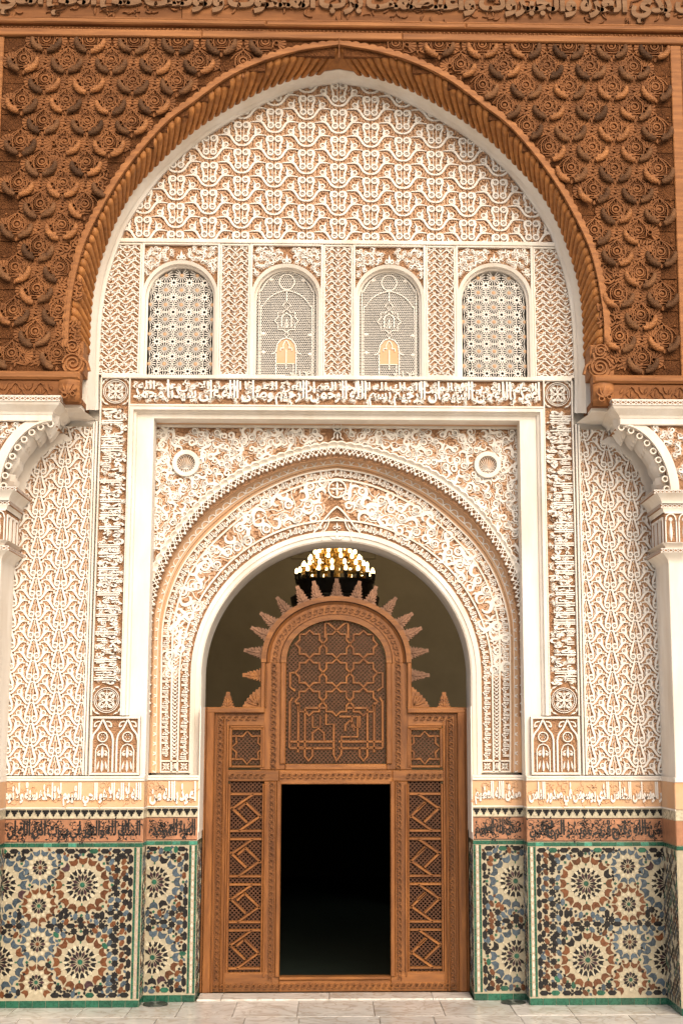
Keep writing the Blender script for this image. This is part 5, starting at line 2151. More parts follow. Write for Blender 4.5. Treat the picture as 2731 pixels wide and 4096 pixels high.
    for (x, z) in smalls:
        for rr_, shp, n_, off in ((0.197, 'shex', 12, 0.0), (0.205, 'star8', 12, 0.5)):
            for q in range(n_):
                a = (q + off) * 2 * pi / n_
                put(shp, 'black' if shp == 'star8' else rn.choice(('blue', 'black')), x + rr_ * cos(a), z + rr_ * sin(a), a + (pi / 2 if q % 2 else 0), 0.017 if shp == 'shex' else 0.025)
    # fill what is left with small coloured hexagons and stars
    for _ in range(9000):
        x, z = rn.uniform(x0, x1), rn.uniform(z0, z1)
        dl = min([hypot(x - u, z - v) for u, v in larges] + [9])
        ds = min([hypot(x - u, z - v) for u, v in smalls] + [9])
        if dl < 0.245 or ds < 0.15:
            continue
        col = rn.choice(('blue', 'blue', 'brown', 'black', 'blue', 'brown', 'green', 'black'))
        a = atan2(z - (larges[0][1]), x - larges[0][0]) + rn.choice((0, pi / 2, pi / 4)) if larges else 0
        a = round(a / (pi / 4)) * pi / 4
        if rn.random() < 0.75:
            put('shex', col, x, z, a, 0.0155)
        else:
            put('star8', 'black', x, z, 0, 0.025)
    for _ in range(9000):
        x, z = rn.uniform(x0, x1), rn.uniform(z0, z1)
        dl = min([hypot(x - u, z - v) for u, v in larges] + [9])
        ds = min([hypot(x - u, z - v) for u, v in smalls] + [9])
        if dl < 0.235 or ds < 0.145:
            continue
        put('dia', rn.choice(('black', 'black', 'brown', 'blue')), x, z, rn.choice((0, pi / 4, pi / 2, -pi / 4)), 0.0125)
    out.sort(key=lambda t: -t[0])
    for (rad, shape, col, x, z, rot) in out[:300]:
        o_ = place(tmesh(shape, col, SH[shape]), 'tile', parent, (x, y, z), rot, sy=rn.uniform(0.75, 1.2))
        o_.rotation_euler = (rn.uniform(-0.012, 0.012), -rot, rn.uniform(-0.012, 0.012))
    rest = out[300:]
    if rest:
        groups = {}
        for (rad, shape, col, x, z, rot) in rest:
            b = groups.setdefault(col, MB(y))
            c_, s_ = cos(rot), sin(rot)
            b.prism([(x + u * c_ - v * s_, z + u * s_ + v * c_) for u, v in SH[shape]], 0, 0.005 * rn.uniform(0.75, 1.2), 0.07)
        # one part: several materials in one mesh
        me = bpy.data.meshes.new('small_tiles')
        vs, fs, mi = [], [], []
        for gi, (col, b) in enumerate(groups.items()):
            o = len(vs)
            vs += b.v
            fs += [tuple(o + q for q in f) for f in b.f]
            mi += [gi] * len(b.f)
        me.from_pydata([(x - x0, yy - y, z - z0) for x, yy, z in vs], [], fs)
        for col in groups:
            me.materials.append(MATS['tile_' + col])
        me.polygons.foreach_set('material_index', mi)
        kind(place(me, 'small_tiles', parent, (x0, y, z0)), 'stuff')


Z_B1, Z_Z0, Z_Z1 = 0.062, 0.075, zz(3388, 0)
Z_G1 = zz(3371, 0)
Z_I0, Z_I1 = zz(3368, 0), zz(3273, 0)
Z_M0, Z_M1 = zz(3270, 0), zz(3240, 0)
Z_S0, Z_S1 = zz(3228, 0), zz(3124, 0)
m_merl = MB().prism([(-0.034, 0.034), (0.034, 0.034), (0.034, 0.012), (0.022, 0.012), (0.022, -0.004), (0.011, -0.004), (0.011, -0.018), (0.0, -0.030), (-0.011, -0.018), (-0.011, -0.004), (-0.022, -0.004), (-0.022, 0.012), (-0.034, 0.012)], 0, 0.004, 0.03).mesh('merlon', 'tile_black')


def ink_vines(b, x0, x1, z0, z1, rn, n):
    for _ in range(n):
        x, z, a = rn.uniform(x0 + 0.03, x1 - 0.03), rn.uniform(z0 + 0.03, z1 - 0.03), rn.uniform(0, 2 * pi)
        r = rn.uniform(0.02, 0.036)
        b.ribbon([(x + r * (1 - 0.6 * t) * cos(a + t * 5), z + r * (1 - 0.6 * t) * sin(a + t * 5)) for t in [k / 9 for k in range(10)]], 0.0045, 0, 0.0022, 0.1)
        b.leaf((x + r * 0.4 * cos(a + 5), z + r * 0.4 * sin(a + 5)), (x + r * 0.4 * cos(a + 5) + 0.02 * cos(a), z + r * 0.4 * sin(a + 5) + 0.02 * sin(a)), 0.014, 0, 0.0022)
        a += 2
        b.leaf((x + r * cos(a), z + r * sin(a)), (x + (r + 0.03) * cos(a), z + (r + 0.03) * sin(a)), 0.016, 0, 0.0022, bend=0.2)


def pier(x0, x1, y, label, sg, ink_text, band_text, larges, smalls, seed, lring, jamb=None, strip_at='in', clip_text=False):
    """x0 < x1; sg = side of the axis; the edge towards the axis carries the green corner strip"""
    P_ = thing('tiled_pier', ((x0 + x1) / 2, y, 0), label, 'pier', 'tiled piers flanking the portal')
    yb = y + 0.055
    core = MB()
    core.box(x0, x1, y, yb, 0, Z_S0 - 0.004)
    core.build('mortar_bed', 'tile_grout', P_)
    if jamb:
        j = MB()
        a, b = sorted((jamb[0], jamb[0] + sg * 0.05))
        j.box(a, b, yb, jamb[1], 0, Z_S0 - 0.004)
        j.build('return_bed', 'tile_grout', P_)
    # green base course
    n = max(2, int(round((x1 - x0) / 0.125)))
    w = (x1 - x0) / n
    for k in range(n):
        MB().bbox(x0 + k * w + 0.0015, x0 + (k + 1) * w - 0.0015, y - 0.006, y + 0.01, 0.001, Z_B1, 0.002).build('base_tile', 'tile_green', P_)
    # green string course
    n = max(2, int(round((x1 - x0) / 0.075)))
    w = (x1 - x0) / n
    for k in range(n):
        MB().bbox(x0 + k * w + 0.001, x0 + (k + 1) * w - 0.001, y - 0.005, y + 0.01, Z_Z1 + 0.004, Z_G1, 0.0015).build('string_tile', 'tile_green' if random.random() < 0.88 else 'tile_teal', P_)
    # corner strip beside the axis edge
    xe = x1 if sg < 0 else x0
    d = sg            # moving away from the axis
    sx0, sx1 = xe, xe + d * 0.075
    nn = int((Z_Z1 - Z_Z0) / 0.062)
    ph = (Z_Z1 - Z_Z0) / nn
    crs = MB()
    for k in range(nn):
        z = Z_Z0 + (k + 0.5) * ph
        for (u0, u1) in ((0.001, 0.021), (0.054, 0.074)):
            a, b = sorted((xe + d * u0, xe + d * u1))
            MB().bbox(a, b, y - 0.005, y + 0.01, z - ph / 2 + 0.001, z + ph / 2 - 0.001, 0.0015).build('strip_tile', 'tile_green', P_)
        cx = xe + d * 0.0375
        if k % 2:
            crs.y = y
            crs.prism([(cx + u, z + v) for u, v in ((-0.014, 0.006), (-0.006, 0.014), (-0.006, 0.027), (0.006, 0.027), (0.006, 0.014), (0.014, 0.006), (0.014, -0.006), (0.006, -0.014), (0.006, -0.027), (-0.006, -0.027), (-0.006, -0.014), (-0.014, -0.006))], 0, 0.005, 0.05)
        else:
            crs.y = y
            crs.prism([(cx + u, z + v) for u, v in ((-0.009, 0.02), (0, 0.029), (0.009, 0.02), (0.009, -0.02), (0, -0.029), (-0.009, -0.02))], 0, 0.005, 0.05)
    kind(crs.build('strip_stars', 'tile_pink', P_), 'stuff')
    za, zb_ = (xe + d * 0.08, x1) if sg > 0 else (x0, xe + d * 0.08)
    zellij(P_, za, zb_, Z_Z0, Z_Z1, y, larges, smalls, seed, lring, -sg)
    # terracotta tiles with black glazed lettering
    n = max(2, int(round((x1 - x0) / 0.112)))
    w = (x1 - x0) / n
    hm = (Z_I0 + Z_I1) / 2
    for k in range(n):
        for (a, b) in ((Z_I0, hm), (hm, Z_I1)):
            MB().bbox(x0 + k * w + 0.0008, x0 + (k + 1) * w - 0.0008, y - 0.004, y + 0.01, a + 0.0008, b - 0.0008, 0.001).build('terracotta_tile', 'tile_terracotta', P_)
    ink = MB(y - 0.004)
    ink.ribbon([(x0 + 0.004, Z_I0 + 0.006), (x1 - 0.004, Z_I0 + 0.006)], 0.006, 0, 0.002, 0.1)
    ink.ribbon([(x0 + 0.004, Z_I1 - 0.006), (x1 - 0.004, Z_I1 - 0.006)], 0.006, 0, 0.002, 0.1)
    ink.text(text_data(ink_text, 0.045, 2, 2.0), x0 + 0.02, x1 - 0.02, Z_I0 + 0.012, Z_I1 - 0.014, 0, 0.003)
    ink_vines(ink, x0, x1, Z_I0, Z_I1, random.Random(seed), int((x1 - x0) / 0.011))
    ink.build('glazed_lettering', 'tile_ink', P_)
    # stepped merlons
    MB().box(x0, x1, y - 0.003, y, Z_I1 + 0.001, Z_S0 - 0.016).build('merlon_ground', 'tile_cream', P_)
    n = max(2, int(round((x1 - x0) / 0.074)))
    w = (x1 - x0) / n
    for k in range(n):
        place(m_merl, 'merlon', P_, (x0 + (k + 0.5) * w, y - 0.003, (Z_M0 + Z_M1) / 2 + 0.004), 0, w / 0.074)
    # stucco inscription and cornice
    MB().bbox(x0 - 0.001, x1 + 0.001, y - 0.012, yb, Z_S0 - 0.014, Z_S0, 0.004).build('fillet', 'stucco_white', P_)
    MB().box(x0, x1, y - 0.002, yb, Z_S0 + 0.0005, Z_S1 - 0.0005).build('inscription_ground', 'ochre_plaster', P_)
    t_ = MB(y - 0.002)
    t_.text(text_data(band_text, 0.045, 2, 2.1), x0 + 0.02, x1 - 0.02, Z_S0 + 0.012, Z_S1 - 0.008, 0, 0.020)
    t_.build('lettering', 'stucco_carved', P_)
    vb = MB(y - 0.002)
    rn = random.Random(seed + 50)
    for _ in range(int((x1 - x0) / 0.03)):
        x, z, a = rn.uniform(x0 + 0.03, x1 - 0.03), rn.uniform(Z_S0 + 0.04, Z_S1 - 0.04), rn.uniform(0, 2 * pi)
        r = rn.uniform(0.022, 0.04)
        vb.ribbon([(x + r * (1 - 0.6 * t) * cos(a + t * 6), z + r * (1 - 0.6 * t) * sin(a + t * 6)) for t in [k / 9 for k in range(10)]], 0.009, 0, 0.010, 0.35)
        vb.leaf((x + r * cos(a), z + r * sin(a)), (x + (r + 0.035) * cos(a + 0.5), z + (r + 0.035) * sin(a + 0.5)), 0.02, 0, 0.011, bend=0.2)
    vb.build('vine', 'ochre_plaster', P_)
    c = MB()
    c.bbox(x0 - 0.004, x1 + 0.004, y - 0.022, yb + 0.2, Z_S1, Z_S1 + 0.022, 0.006)
    c.bbox(x0 - 0.002, x1 + 0.002, y - 0.014, yb + 0.2, Z_S1 + 0.0225, Z_S1 + 0.046, 0.008)
    c.build('cornice', 'stucco_white', P_)
    return P_


def tiled_return(P_, x, sg, y0, y1, seed, full=True):
    """side face of a pier that looks towards the axis, at x, from y0 (front) to y1"""
    rn = random.Random(seed)
    xf = x - sg * 0.004
    for za, zb_, m, nm in ((0.001, Z_B1, 'tile_green', 'base_tile'), (Z_B1 + 0.001, Z_Z1 + 0.003, 'tile_grout', 'return_bed'), (Z_Z1 + 0.004, Z_G1, 'tile_green', 'string_tile'), (Z_I0, Z_I1, 'tile_terracotta', 'terracotta_tile'),
                          (Z_I1 + 0.001, Z_S0 - 0.016, 'tile_cream', 'merlon_ground'), (Z_S0 - 0.015, Z_S0, 'stucco_white', 'fillet'), (Z_S0 + 0.001, Z_S1, 'ochre_plaster', 'inscription_ground'), (Z_S1 + 0.0005, Z_S1 + 0.046, 'stucco_white', 'cornice')):
        if not full and za > Z_I0 - 0.01:
            m = 'stucco_white'
            nm = 'jamb_plaster'
        a, b = sorted((xf, x + sg * 0.004))
        MB().box(a, b, y0 + 0.002, y1, za, zb_).build(nm, m, P_)
    tb = {}
    ny = max(2, int((y1 - y0) / 0.05))
    dy_ = (y1 - y0) / ny
    for k in range(ny):
        for q in range(19):
            y = y0 + (k + 0.5) * dy_
            z = Z_Z0 + 0.03 + (q + 0.5 * (k % 2)) * 0.074
            if z > Z_Z1 - 0.03:
                continue
            b = tb.setdefault(rn.choice(('black', 'black', 'blue', 'brown', 'cream', 'green', 'blue', 'black')), MB())
            pts = starpts(0.026, 0.018, 8) if (k + q) % 2 else [(-0.018, 0.014), (0, 0.034), (0.018, 0.014), (0.018, -0.014), (0, -0.034), (-0.018, -0.014)]
            lo = [b.V(xf, y + u, z + v) for u, v in pts]
            hi = [b.V(xf - sg * 0.004, y + u * 0.93, z + v * 0.93) for u, v in pts]
            for t in range(len(pts)):
                b.f.append((lo[t], lo[(t + 1) % len(pts)], hi[(t + 1) % len(pts)], hi[t]))
            b.f.append(tuple(hi))
    for col, b in tb.items():
        kind(b.build('return_tiles', 'tile_' + col, P_), 'stuff')


zLg = (zz(3537, 0), zz(3844, 0))
zSm = [zz(3000 + q / 1.742, 0) for q in (815, 1080, 1345, 1610)]
XC = 2.345
for sg in (-1, 1):
    side = 'left' if sg < 0 else 'right'
    a, b = sorted((sg * xPi, sg * 3.25))
    ink_o = 'الملك لله والنور في بيوت اذن الله ان ترفع' if sg < 0 else 'نصر من الله وفتح قريب وبشر المؤمنين'
    band_o = 'الله لا اله الا هو الحي القيوم لا تاخذه سنة ولا نوم له ما' if sg < 0 else 'من شر الوسواس الخناس الذي يوسوس في صدور الناس'
    PO = pier(a, b, 0.0, f'wide {side} outer pier with star mosaic, black lettered tiles and carved inscription', sg, ink_o, band_o,
         [(sg * XC, z) for z in zLg] + [(sg * (XC + 0.76), z) for z in zLg], [(sg * (XC + 0.395), z) for z in zSm], 5 + sg, ['brown', 'brown', 'blue', 'blue'], None)
    tiled_return(PO, sg * xPi, sg, 0.0, YI - 0.03, 80 + sg)
    a, b = sorted((sg * (xJ + 0.012), sg * (xPi - 0.002)))
    ink_i = 'العزة لله وحده' if sg < 0 else 'صدق الله العظيم'
    band_i = 'اعوذ بالله من' if sg < 0 else 'صدق الله العظيم'
    PN = pier(a, b, YI - 0.035, f'narrow {side} inner pier with star mosaic beside the timber screen', sg, ink_i, band_i,
         [(sg * 1.715, z) for z in zLg], [], 15 + sg, ['blue', 'blue'], (sg * (xJ + 0.012), YD + 0.02))
    tiled_return(PN, sg * (xJ + 0.012), sg, YI - 0.035, YD - 0.02, 90 + sg, False)
    # white plaster jamb above the tiles, between pier and timber screen
    j = MB()
    a, b = sorted((sg * xJ, sg * (xJ + 0.011)))
    j.box(a, b, YI - 0.03, YD + 0.05, Z_S0 - 0.25, zz(2829, YD))
    jo = tag(j.build('jamb_lining', 'stucco_white'), f'plain white plaster jamb lining on the {side} of the timber screen', 'jamb', 'jamb linings')

# return faces of the outer piers (seen at a glancing angle) and drains in the corners
for sg in (-1, 1):
    side = 'left' if sg < 0 else 'right'
    x = 1.62 if sg < 0 else 1.62
    d = thing('floor_drain', (sg * 1.66, 0.13, 0), f'round metal drain cover in the marble at the {side} corner of the piers', 'drain', 'floor drains')
    dd = MB()
    dd.lathe(sg * 1.66, 0.13, [(0.115, 0.0), (0.115, 0.012), (0.10, 0.016), (0.095, 0.010), (0.0, 0.009)], 28)
    dd.build('rim', 'drain_metal', d)
    for r in (0.03, 0.055, 0.08):
        MB().lathe(sg * 1.66, 0.13, [(r - 0.006, 0.009), (r - 0.005, 0.0135), (r + 0.005, 0.0135), (r + 0.006, 0.009)], 24).build('ring', 'drain_metal', d)

# ================================================================ PILASTERS with capitals and stalactite brackets
for sg in (-1, 1):
    side = 'left' if sg < 0 else 'right'
    xp = 3.06                                   # face edge towards the axis
    xs = lambda x: sg * x
    PL = thing('pilaster', (sg * 3.6, 0, 0), f'white pilaster with carved capital and stalactite bracket at the {side} edge', 'pilaster', 'pilasters at the edges')
    zc1, zc0 = zz(1958, YB), zz(2240, YB)
    zt = zz(1600, YB)

    def bx(name, x0, x1, y0, y1, z0, z1, m='stucco_white', b=0.006, par=None):
        a, c = sorted((sg * x0, sg * x1))
        o = MB().bbox(a, c, y0, y1, z0, z1, b)
        return o.build(name, m, par or PL)

    bx('shaft', xp + 0.03, WX, YB, 0.05, zCo - 0.03, zc0)
    bx('dado_core', xp + 0.02, WX, YB, 0.05, 0, zCo - 0.03, 'tile_grout')
    # tiled foot of the pilaster, front and return
    for zz0, zz1_, m, nm in ((0.001, Z_B1, 'tile_green', 'base_tile'), (Z_Z1 + 0.004, Z_G1, 'tile_green', 'string_tile'), (Z_I0, Z_I1, 'tile_terracotta', 'terracotta_tile'), (Z_I1 + 0.002, Z_S0 - 0.016, 'tile_cream', 'merlon_ground'),
                            (Z_S0, Z_S1, 'ochre_plaster', 'inscription_ground'), (Z_S1 + 0.0005, Z_S1 + 0.044, 'stucco_white', 'cornice')):
        e = 0.02 if nm == 'cornice' else 0.006
        bx(nm, xp + 0.02, WX, YB - e, YB, zz0, zz1_, m, 0.002)
    tiled_return(PL, sg * (xp + 0.02), sg, YB, 0.0, 70 + sg)
    # capital: cross-pierced bands, coves, arcaded drum
    def crossband(z0, z1_, x, y):
        g = bx('pierced_band', x, WX, y, 0.04, z0, z1_, 'stucco_ground', 0.002)
        c = MB(y)
        n = 16
        w = (z1_ - z0) * 1.15
        k = 0
        while x + (k + 1) * w < WX - 0.2 and k < 26:
            u = x + k * w
            c.ribbon([(sg * u, z0 + 0.004), (sg * (u + w), z1_ - 0.004)], 0.007, 0, 0.009, 0.2)
            c.ribbon([(sg * u, z1_ - 0.004), (sg * (u + w), z0 + 0.004)], 0.007, 0, 0.009, 0.2)
            k += 1
        for z in (z0 + 0.002, z1_ - 0.002):
            c.ribbon([(sg * x, z), (sg * WX, z)], 0.007, 0, 0.010, 0.2)
        # the same band on the return
        k = 0
        while y + (k + 1) * w < 0.02:
            v0, v1 = y + k * w, y + (k + 1) * w
            for (p, q) in ((z0 + 0.004, z1_ - 0.004), (z1_ - 0.004, z0 + 0.004)):
                i = len(c.v)
                for (yy, zz_) in ((v0, p - 0.003), (v0, p + 0.004), (v1, q + 0.004), (v1, q - 0.003)):
                    c.V(sg * (x - 0.004), yy, zz_)
                c.f.append((i, i + 1, i + 2, i + 3))
            k += 1
        c.build('cross_work', 'stucco_carved', g)
    H = zc1 - zc0
    crossband(zc1 - 0.035, zc1, xp - 0.10, YB - 0.06)
    # cove under the abacus
    def cove(z_top, z_bot, e0, e1, name='cove'):
        b = MB()
        n = 6
        prev = None
        for k in range(n + 1):
            t = k / n
            e = e1 + (e0 - e1) * (1 - t) ** 1.8
            z = z_top + (z_bot - z_top) * t
            ring_ = [b.V(sg * (xp + 0.03 - e), 0.04, z), b.V(sg * (xp + 0.03 - e), YB - e, z), b.V(sg * WX, YB - e, z)]
            if prev:
                for q in range(2):
                    b.f.append((prev[q], prev[q + 1], ring_[q + 1], ring_[q]))
            prev = ring_
        b.build(name, 'stucco_white', PL)
    cove(zc1 - 0.036, zc1 - 0.125, 0.12, 0.06)
    crossband(zc1 - 0.165, zc1 - 0.127, xp - 0.035, YB - 0.035)
    cove(zc1 - 0.166, zc1 - 0.21, 0.055, 0.04)
    bx('arcade_ground', xp + 0.0, WX, YB - 0.03, 0.04, zc1 - 0.50, zc1 - 0.21, 'stucco_ground', 0.002)
    arc = MB(YB - 0.03)
    za, zb2 = zc1 - 0.50, zc1 - 0.215
    u = xp + 0.005
    while u < 3.8:
        for s in (0, 0.10):
            arc.ribbon([(sg * (u + s), za), (sg * (u + s), zb2 - 0.07)], 0.012, 0, 0.018, 0.2)
        arc.ribbon([(sg * p, q) for p, q in cr([(u, zb2 - 0.08), (u + 0.012, zb2 - 0.03), (u + 0.05, zb2 - 0.008), (u + 0.088, zb2 - 0.03), (u + 0.1, zb2 - 0.08)], 3)], 0.012, 0, 0.018, 0.2)
        arc.leaf((sg * (u + 0.05), za + 0.02), (sg * (u + 0.05), zb2 - 0.06), 0.035, 0, 0.012)
        arc.dome(sg * (u + 0.05), zb2 - 0.06, 0.02, 0, 0.014, 8, 2)
        u += 0.125
    arc.ribbon([(sg * xp, za + 0.004), (sg * WX, za + 0.004)], 0.010, 0, 0.018, 0.2)
    arc.ribbon([(sg * xp, zb2), (sg * WX, zb2)], 0.010, 0, 0.018, 0.2)
    arc.build('arcade', 'stucco_carved', PL)
    ra = MB()
    for k in range(3):          # arcade on the return
        y = YB + 0.02 + k * 0.16
        for (p0, p1, q0, q1) in ((y, y + 0.012, za, zb2 - 0.05), (y + 0.11, y + 0.122, za, zb2 - 0.05)):
            a, c = sorted((sg * (xp - 0.014), sg * (xp + 0.004)))
            ra.box(a, c, p0, p1, q0, q1)
        a, c = sorted((sg * (xp - 0.014), sg * (xp + 0.004)))
        ra.box(a, c, y, y + 0.122, zb2 - 0.05, zb2 - 0.03)
    ra.build('return_arcade', 'stucco_carved', PL)
    cove(zc1 - 0.50, zc1 - 0.545, 0.075, 0.03)
    crossband(zc1 - 0.59, zc1 - 0.55, xp - 0.05, YB - 0.05)
    cove(zc1 - 0.59, zc0 - 0.02, 0.075, 0.0, 'necking')
    # bracket: quarter-round mass above the capital
    x_in = hx(204, 1705, YB)                 # tip of the bracket at the top
    zq = zz(1690, YB)
    n = 18
    prof = []
    for k in range(n + 1):
        a = pi / 2 * k / n
        prof.append((xp + 0.07 - (xp + 0.07 - x_in) * (1 - cos(a)) ** 0.9, zc1 + (zq - zc1) * sin(a) ** 0.95))
    prof.sort(key=lambda p: p[1])
    bq = MB()
    pr = [(sg * x, z) for x, z in prof]
    outp = [(sg * WX, z) for x, z in prof]
    bq.strip(pr, outp, YB + 0.02, YB + 0.02)
    bq.strip(pr, pr, YB + 0.02, 0.04)
    # white archivolt band on the front
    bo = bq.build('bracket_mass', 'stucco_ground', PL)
    av = MB(YB + 0.02)
    av.ribbon(offset(pr, -0.045 * sg) if False else [(x + sg * 0.045, z + 0.012) for x, z in pr], 0.085, -0.01, 0.03, 0.08)
    av.ribbon([(x + sg * 0.008, z) for x, z in pr], 0.022, -0.01, 0.045, 0.2)
    a, c = sorted((sg * (x_in + 0.0), sg * WX))
    av.bbox(a, c, YB - 0.03, YB + 0.05, zq - 0.01, zq + 0.05, 0.005)
    a, c = sorted((sg * (xp + 0.33), sg * WX))
    av.build('archivolt', 'stucco_white', PL)

    def in_br(x, z):
        ax = abs(x)
        if z > zq - 0.05 or z < zc1 + 0.03 or ax > 3.75:
            return False
        for (u, v), (u2, v2) in zip(prof, prof[1:]):
            if min(v, v2) <= z <= max(v, v2):
                return ax > (u + u2) / 2 + 0.135
        return False
    fill_scrolls(bo, in_br, ((x_in, 3.75) if sg > 0 else (-3.75, -x_in)) + (zc1, zq), 0.075, YB + 0.02, seed=60 + sg, tries=80, scale=0.6)
    # stalactite tiers lining the concave underside
    for tier in range(6):
        t = (tier + 0.5) / 6
        (u, v) = prof[int(t * n)]
        for row in range(3):
            y0 = YB + 0.07 + row * 0.165
            st = MB()
            w, d_ = 0.105, 0.10
            h = 0.10
            cx = sg * (u - 0.005 + 0.018 * row)
            i = len(st.v)
            top = [(-w * 0.5, 0.0), (-w, d_ * 0.9), (0.02, d_ * 1.7), (0.04, 0.0)]
            for f_, zz_ in ((1.0, 0.085), (0.9, 0.02), (0.4, -0.065), (0.1, -0.10)):
                for (p, q) in top:
                    st.V(cx + sg * (p * f_), y0 + 0.07 + (q - d_ * 0.85) * f_, v + zz_)
            for r_ in range(3):
                for q in range(4):
                    a, c = i + r_ * 4 + q, i + r_ * 4 + (q + 1) % 4
                    st.f.append((a, c, c + 4, a + 4))
            st.f.append(tuple(i + q for q in range(4)))
            st.f.append(tuple(i + 12 + q for q in range(4)))
            st.build('stalactite', 'stucco_white', PL)
    # lobed edge band with pierced roundels along the front arris
    lo = MB(YB + 0.02)
    Lq = plen(pr)
    for k in range(9):
        (x, z), (tx, tz) = frame_at(pr, (k + 0.5) * Lq / 9)
        lo.ring(x - sg * 0.03, z - 0.025, 0.026, 0.016, -0.04, 0.02, 12, 0.3)
    lo.build('lobe', 'stucco_white', PL)
    # scalloped line where the bracket meets the wall panel
    wl_ = MB(0.03)
    pts = []
    for k, (x, z) in enumerate(resample(pr, 72)):
        pts.append((x - sg * (0.07 + 0.014 * abs(sin(pi * k / 6))), z - 0.05 - 0.012 * abs(sin(pi * k / 6))))
    wl_.ribbon(pts, 0.045, 0, 0.034, 0.15)
    wl_.build('wall_scallop', 'stucco_white', PL)
    mb_ = MB()
    q_ = resample(pr, 40)
    mb_.strip([(x - sg * 0.075, z - 0.05) for x, z in q_], q_, 0.0, 0.0)
    mb_.build('wall_rim', 'stucco_white', PL)
    # entablature above the bracket
    e = [(zq + 0.05, 0.0), (zq + 0.075, 0.012), (zt - 0.085, 0.07), (zt - 0.055, 0.085)]
    en = MB()
    prev = None
    for z, ex in e:
        ring_ = [en.V(sg * (x_in - ex), 0.04, z), en.V(sg * (x_in - ex), YB - 0.03 - ex, z), en.V(sg * WX, YB - 0.03 - ex, z)]
        if prev:
            for q in range(2):
                en.f.append((prev[q], prev[q + 1], ring_[q + 1], ring_[q]))
        prev = ring_
    en.build('entablature', 'stucco_white', PL)
    crossband(zt - 0.055, zt - 0.012, x_in - 0.085, YB - 0.115)
    bx('top_slab', x_in - 0.09, WX, YB - 0.12, 0.04, zt - 0.012, zt + 0.0)

# ================================================================ TIMBER SCREEN with its door opening
D = YD
dx = lambda px: at(px, 3200, D)[0]
X_O = (hx(819, 3200, D) + hx(1857, 3200, D)) / 2          # outer edge
X_C = hx(1037, 2800, D)                                   # centre part outer edge
X_H = (hx(1120, 3300, D) + hx(1559, 3300, D)) / 2         # door hole
X_L0, X_L1 = hx(1046, 3300, D), hx(908, 3300, D)          # side lattice
X_P = (hx(1140, 2900, D) + hx(1542, 2900, D)) / 2         # centre panel
zB0, zB1 = 0.012, zz(3908, D)
zHt = zz(3137, D)
zR0, zR1 = zz(3125, D), zz(3080, D)                       # rail over the door
zTop = zz(2829, D)
zSq0, zSq1 = zz(3062, D), zz(2920, D)
zPb_ = zz(3056, D)
zAx = zz(2479, D)                                         # head of the centre panel
zAo = zz(2385, D)                                         # head of the arched frame
DS = thing('timber_screen', (0, D, 0), 'brown carved cedar screen with arched lattice head standing in the portal', 'screen')


def bar(name, x0, x1, z0, z1, y0=0.0, y1=0.09, m='door_wood', b=0.006, par=None):
    a, c = sorted((x0, x1))
    return MB().bbox(a, c, D + y0, D + y1, z0, z1, b).build(name, m, par or DS)


def leafband(b, pts, w, h=0.026, pitch=0.06):
    """running leaf scroll along a path"""
    L = plen(pts)
    n = max(2, int(L / pitch))
    for k in range(n):
        (x, z), (tx, tz) = frame_at(pts, (k + 0.5) * L / n)
        q = lambda u, v: (x + tx * u - tz * v, z + tz * u + tx * v)
        p = L / n
        b.ribbon([q(*t) for t in cr([(-p * 0.45, -w * 0.3), (-p * 0.1, -w * 0.38), (p * 0.25, -w * 0.1), (p * 0.2, w * 0.3), (-p * 0.1, w * 0.36), (-p * 0.2, w * 0.05)], 2)], w * 0.22, 0, h, 0.5)
        b.leaf(q(p * 0.1, w * 0.05), q(p * 0.5, w * 0.38), w * 0.22, 0, h)


def rope(b, pts, w, h, pitch=0.022):
    L = plen(pts)
    n = int(L / pitch)
    for k in range(n):
        (x, z), (tx, tz) = frame_at(pts, (k + 0.5) * L / n)
        q = lambda u, v: (x + tx * u - tz * v, z + tz * u + tx * v)
        b.ribbon([q(-pitch * 0.55, -w / 2), q(pitch * 0.55, w / 2)], pitch * 0.62, 0, h, 0.5)


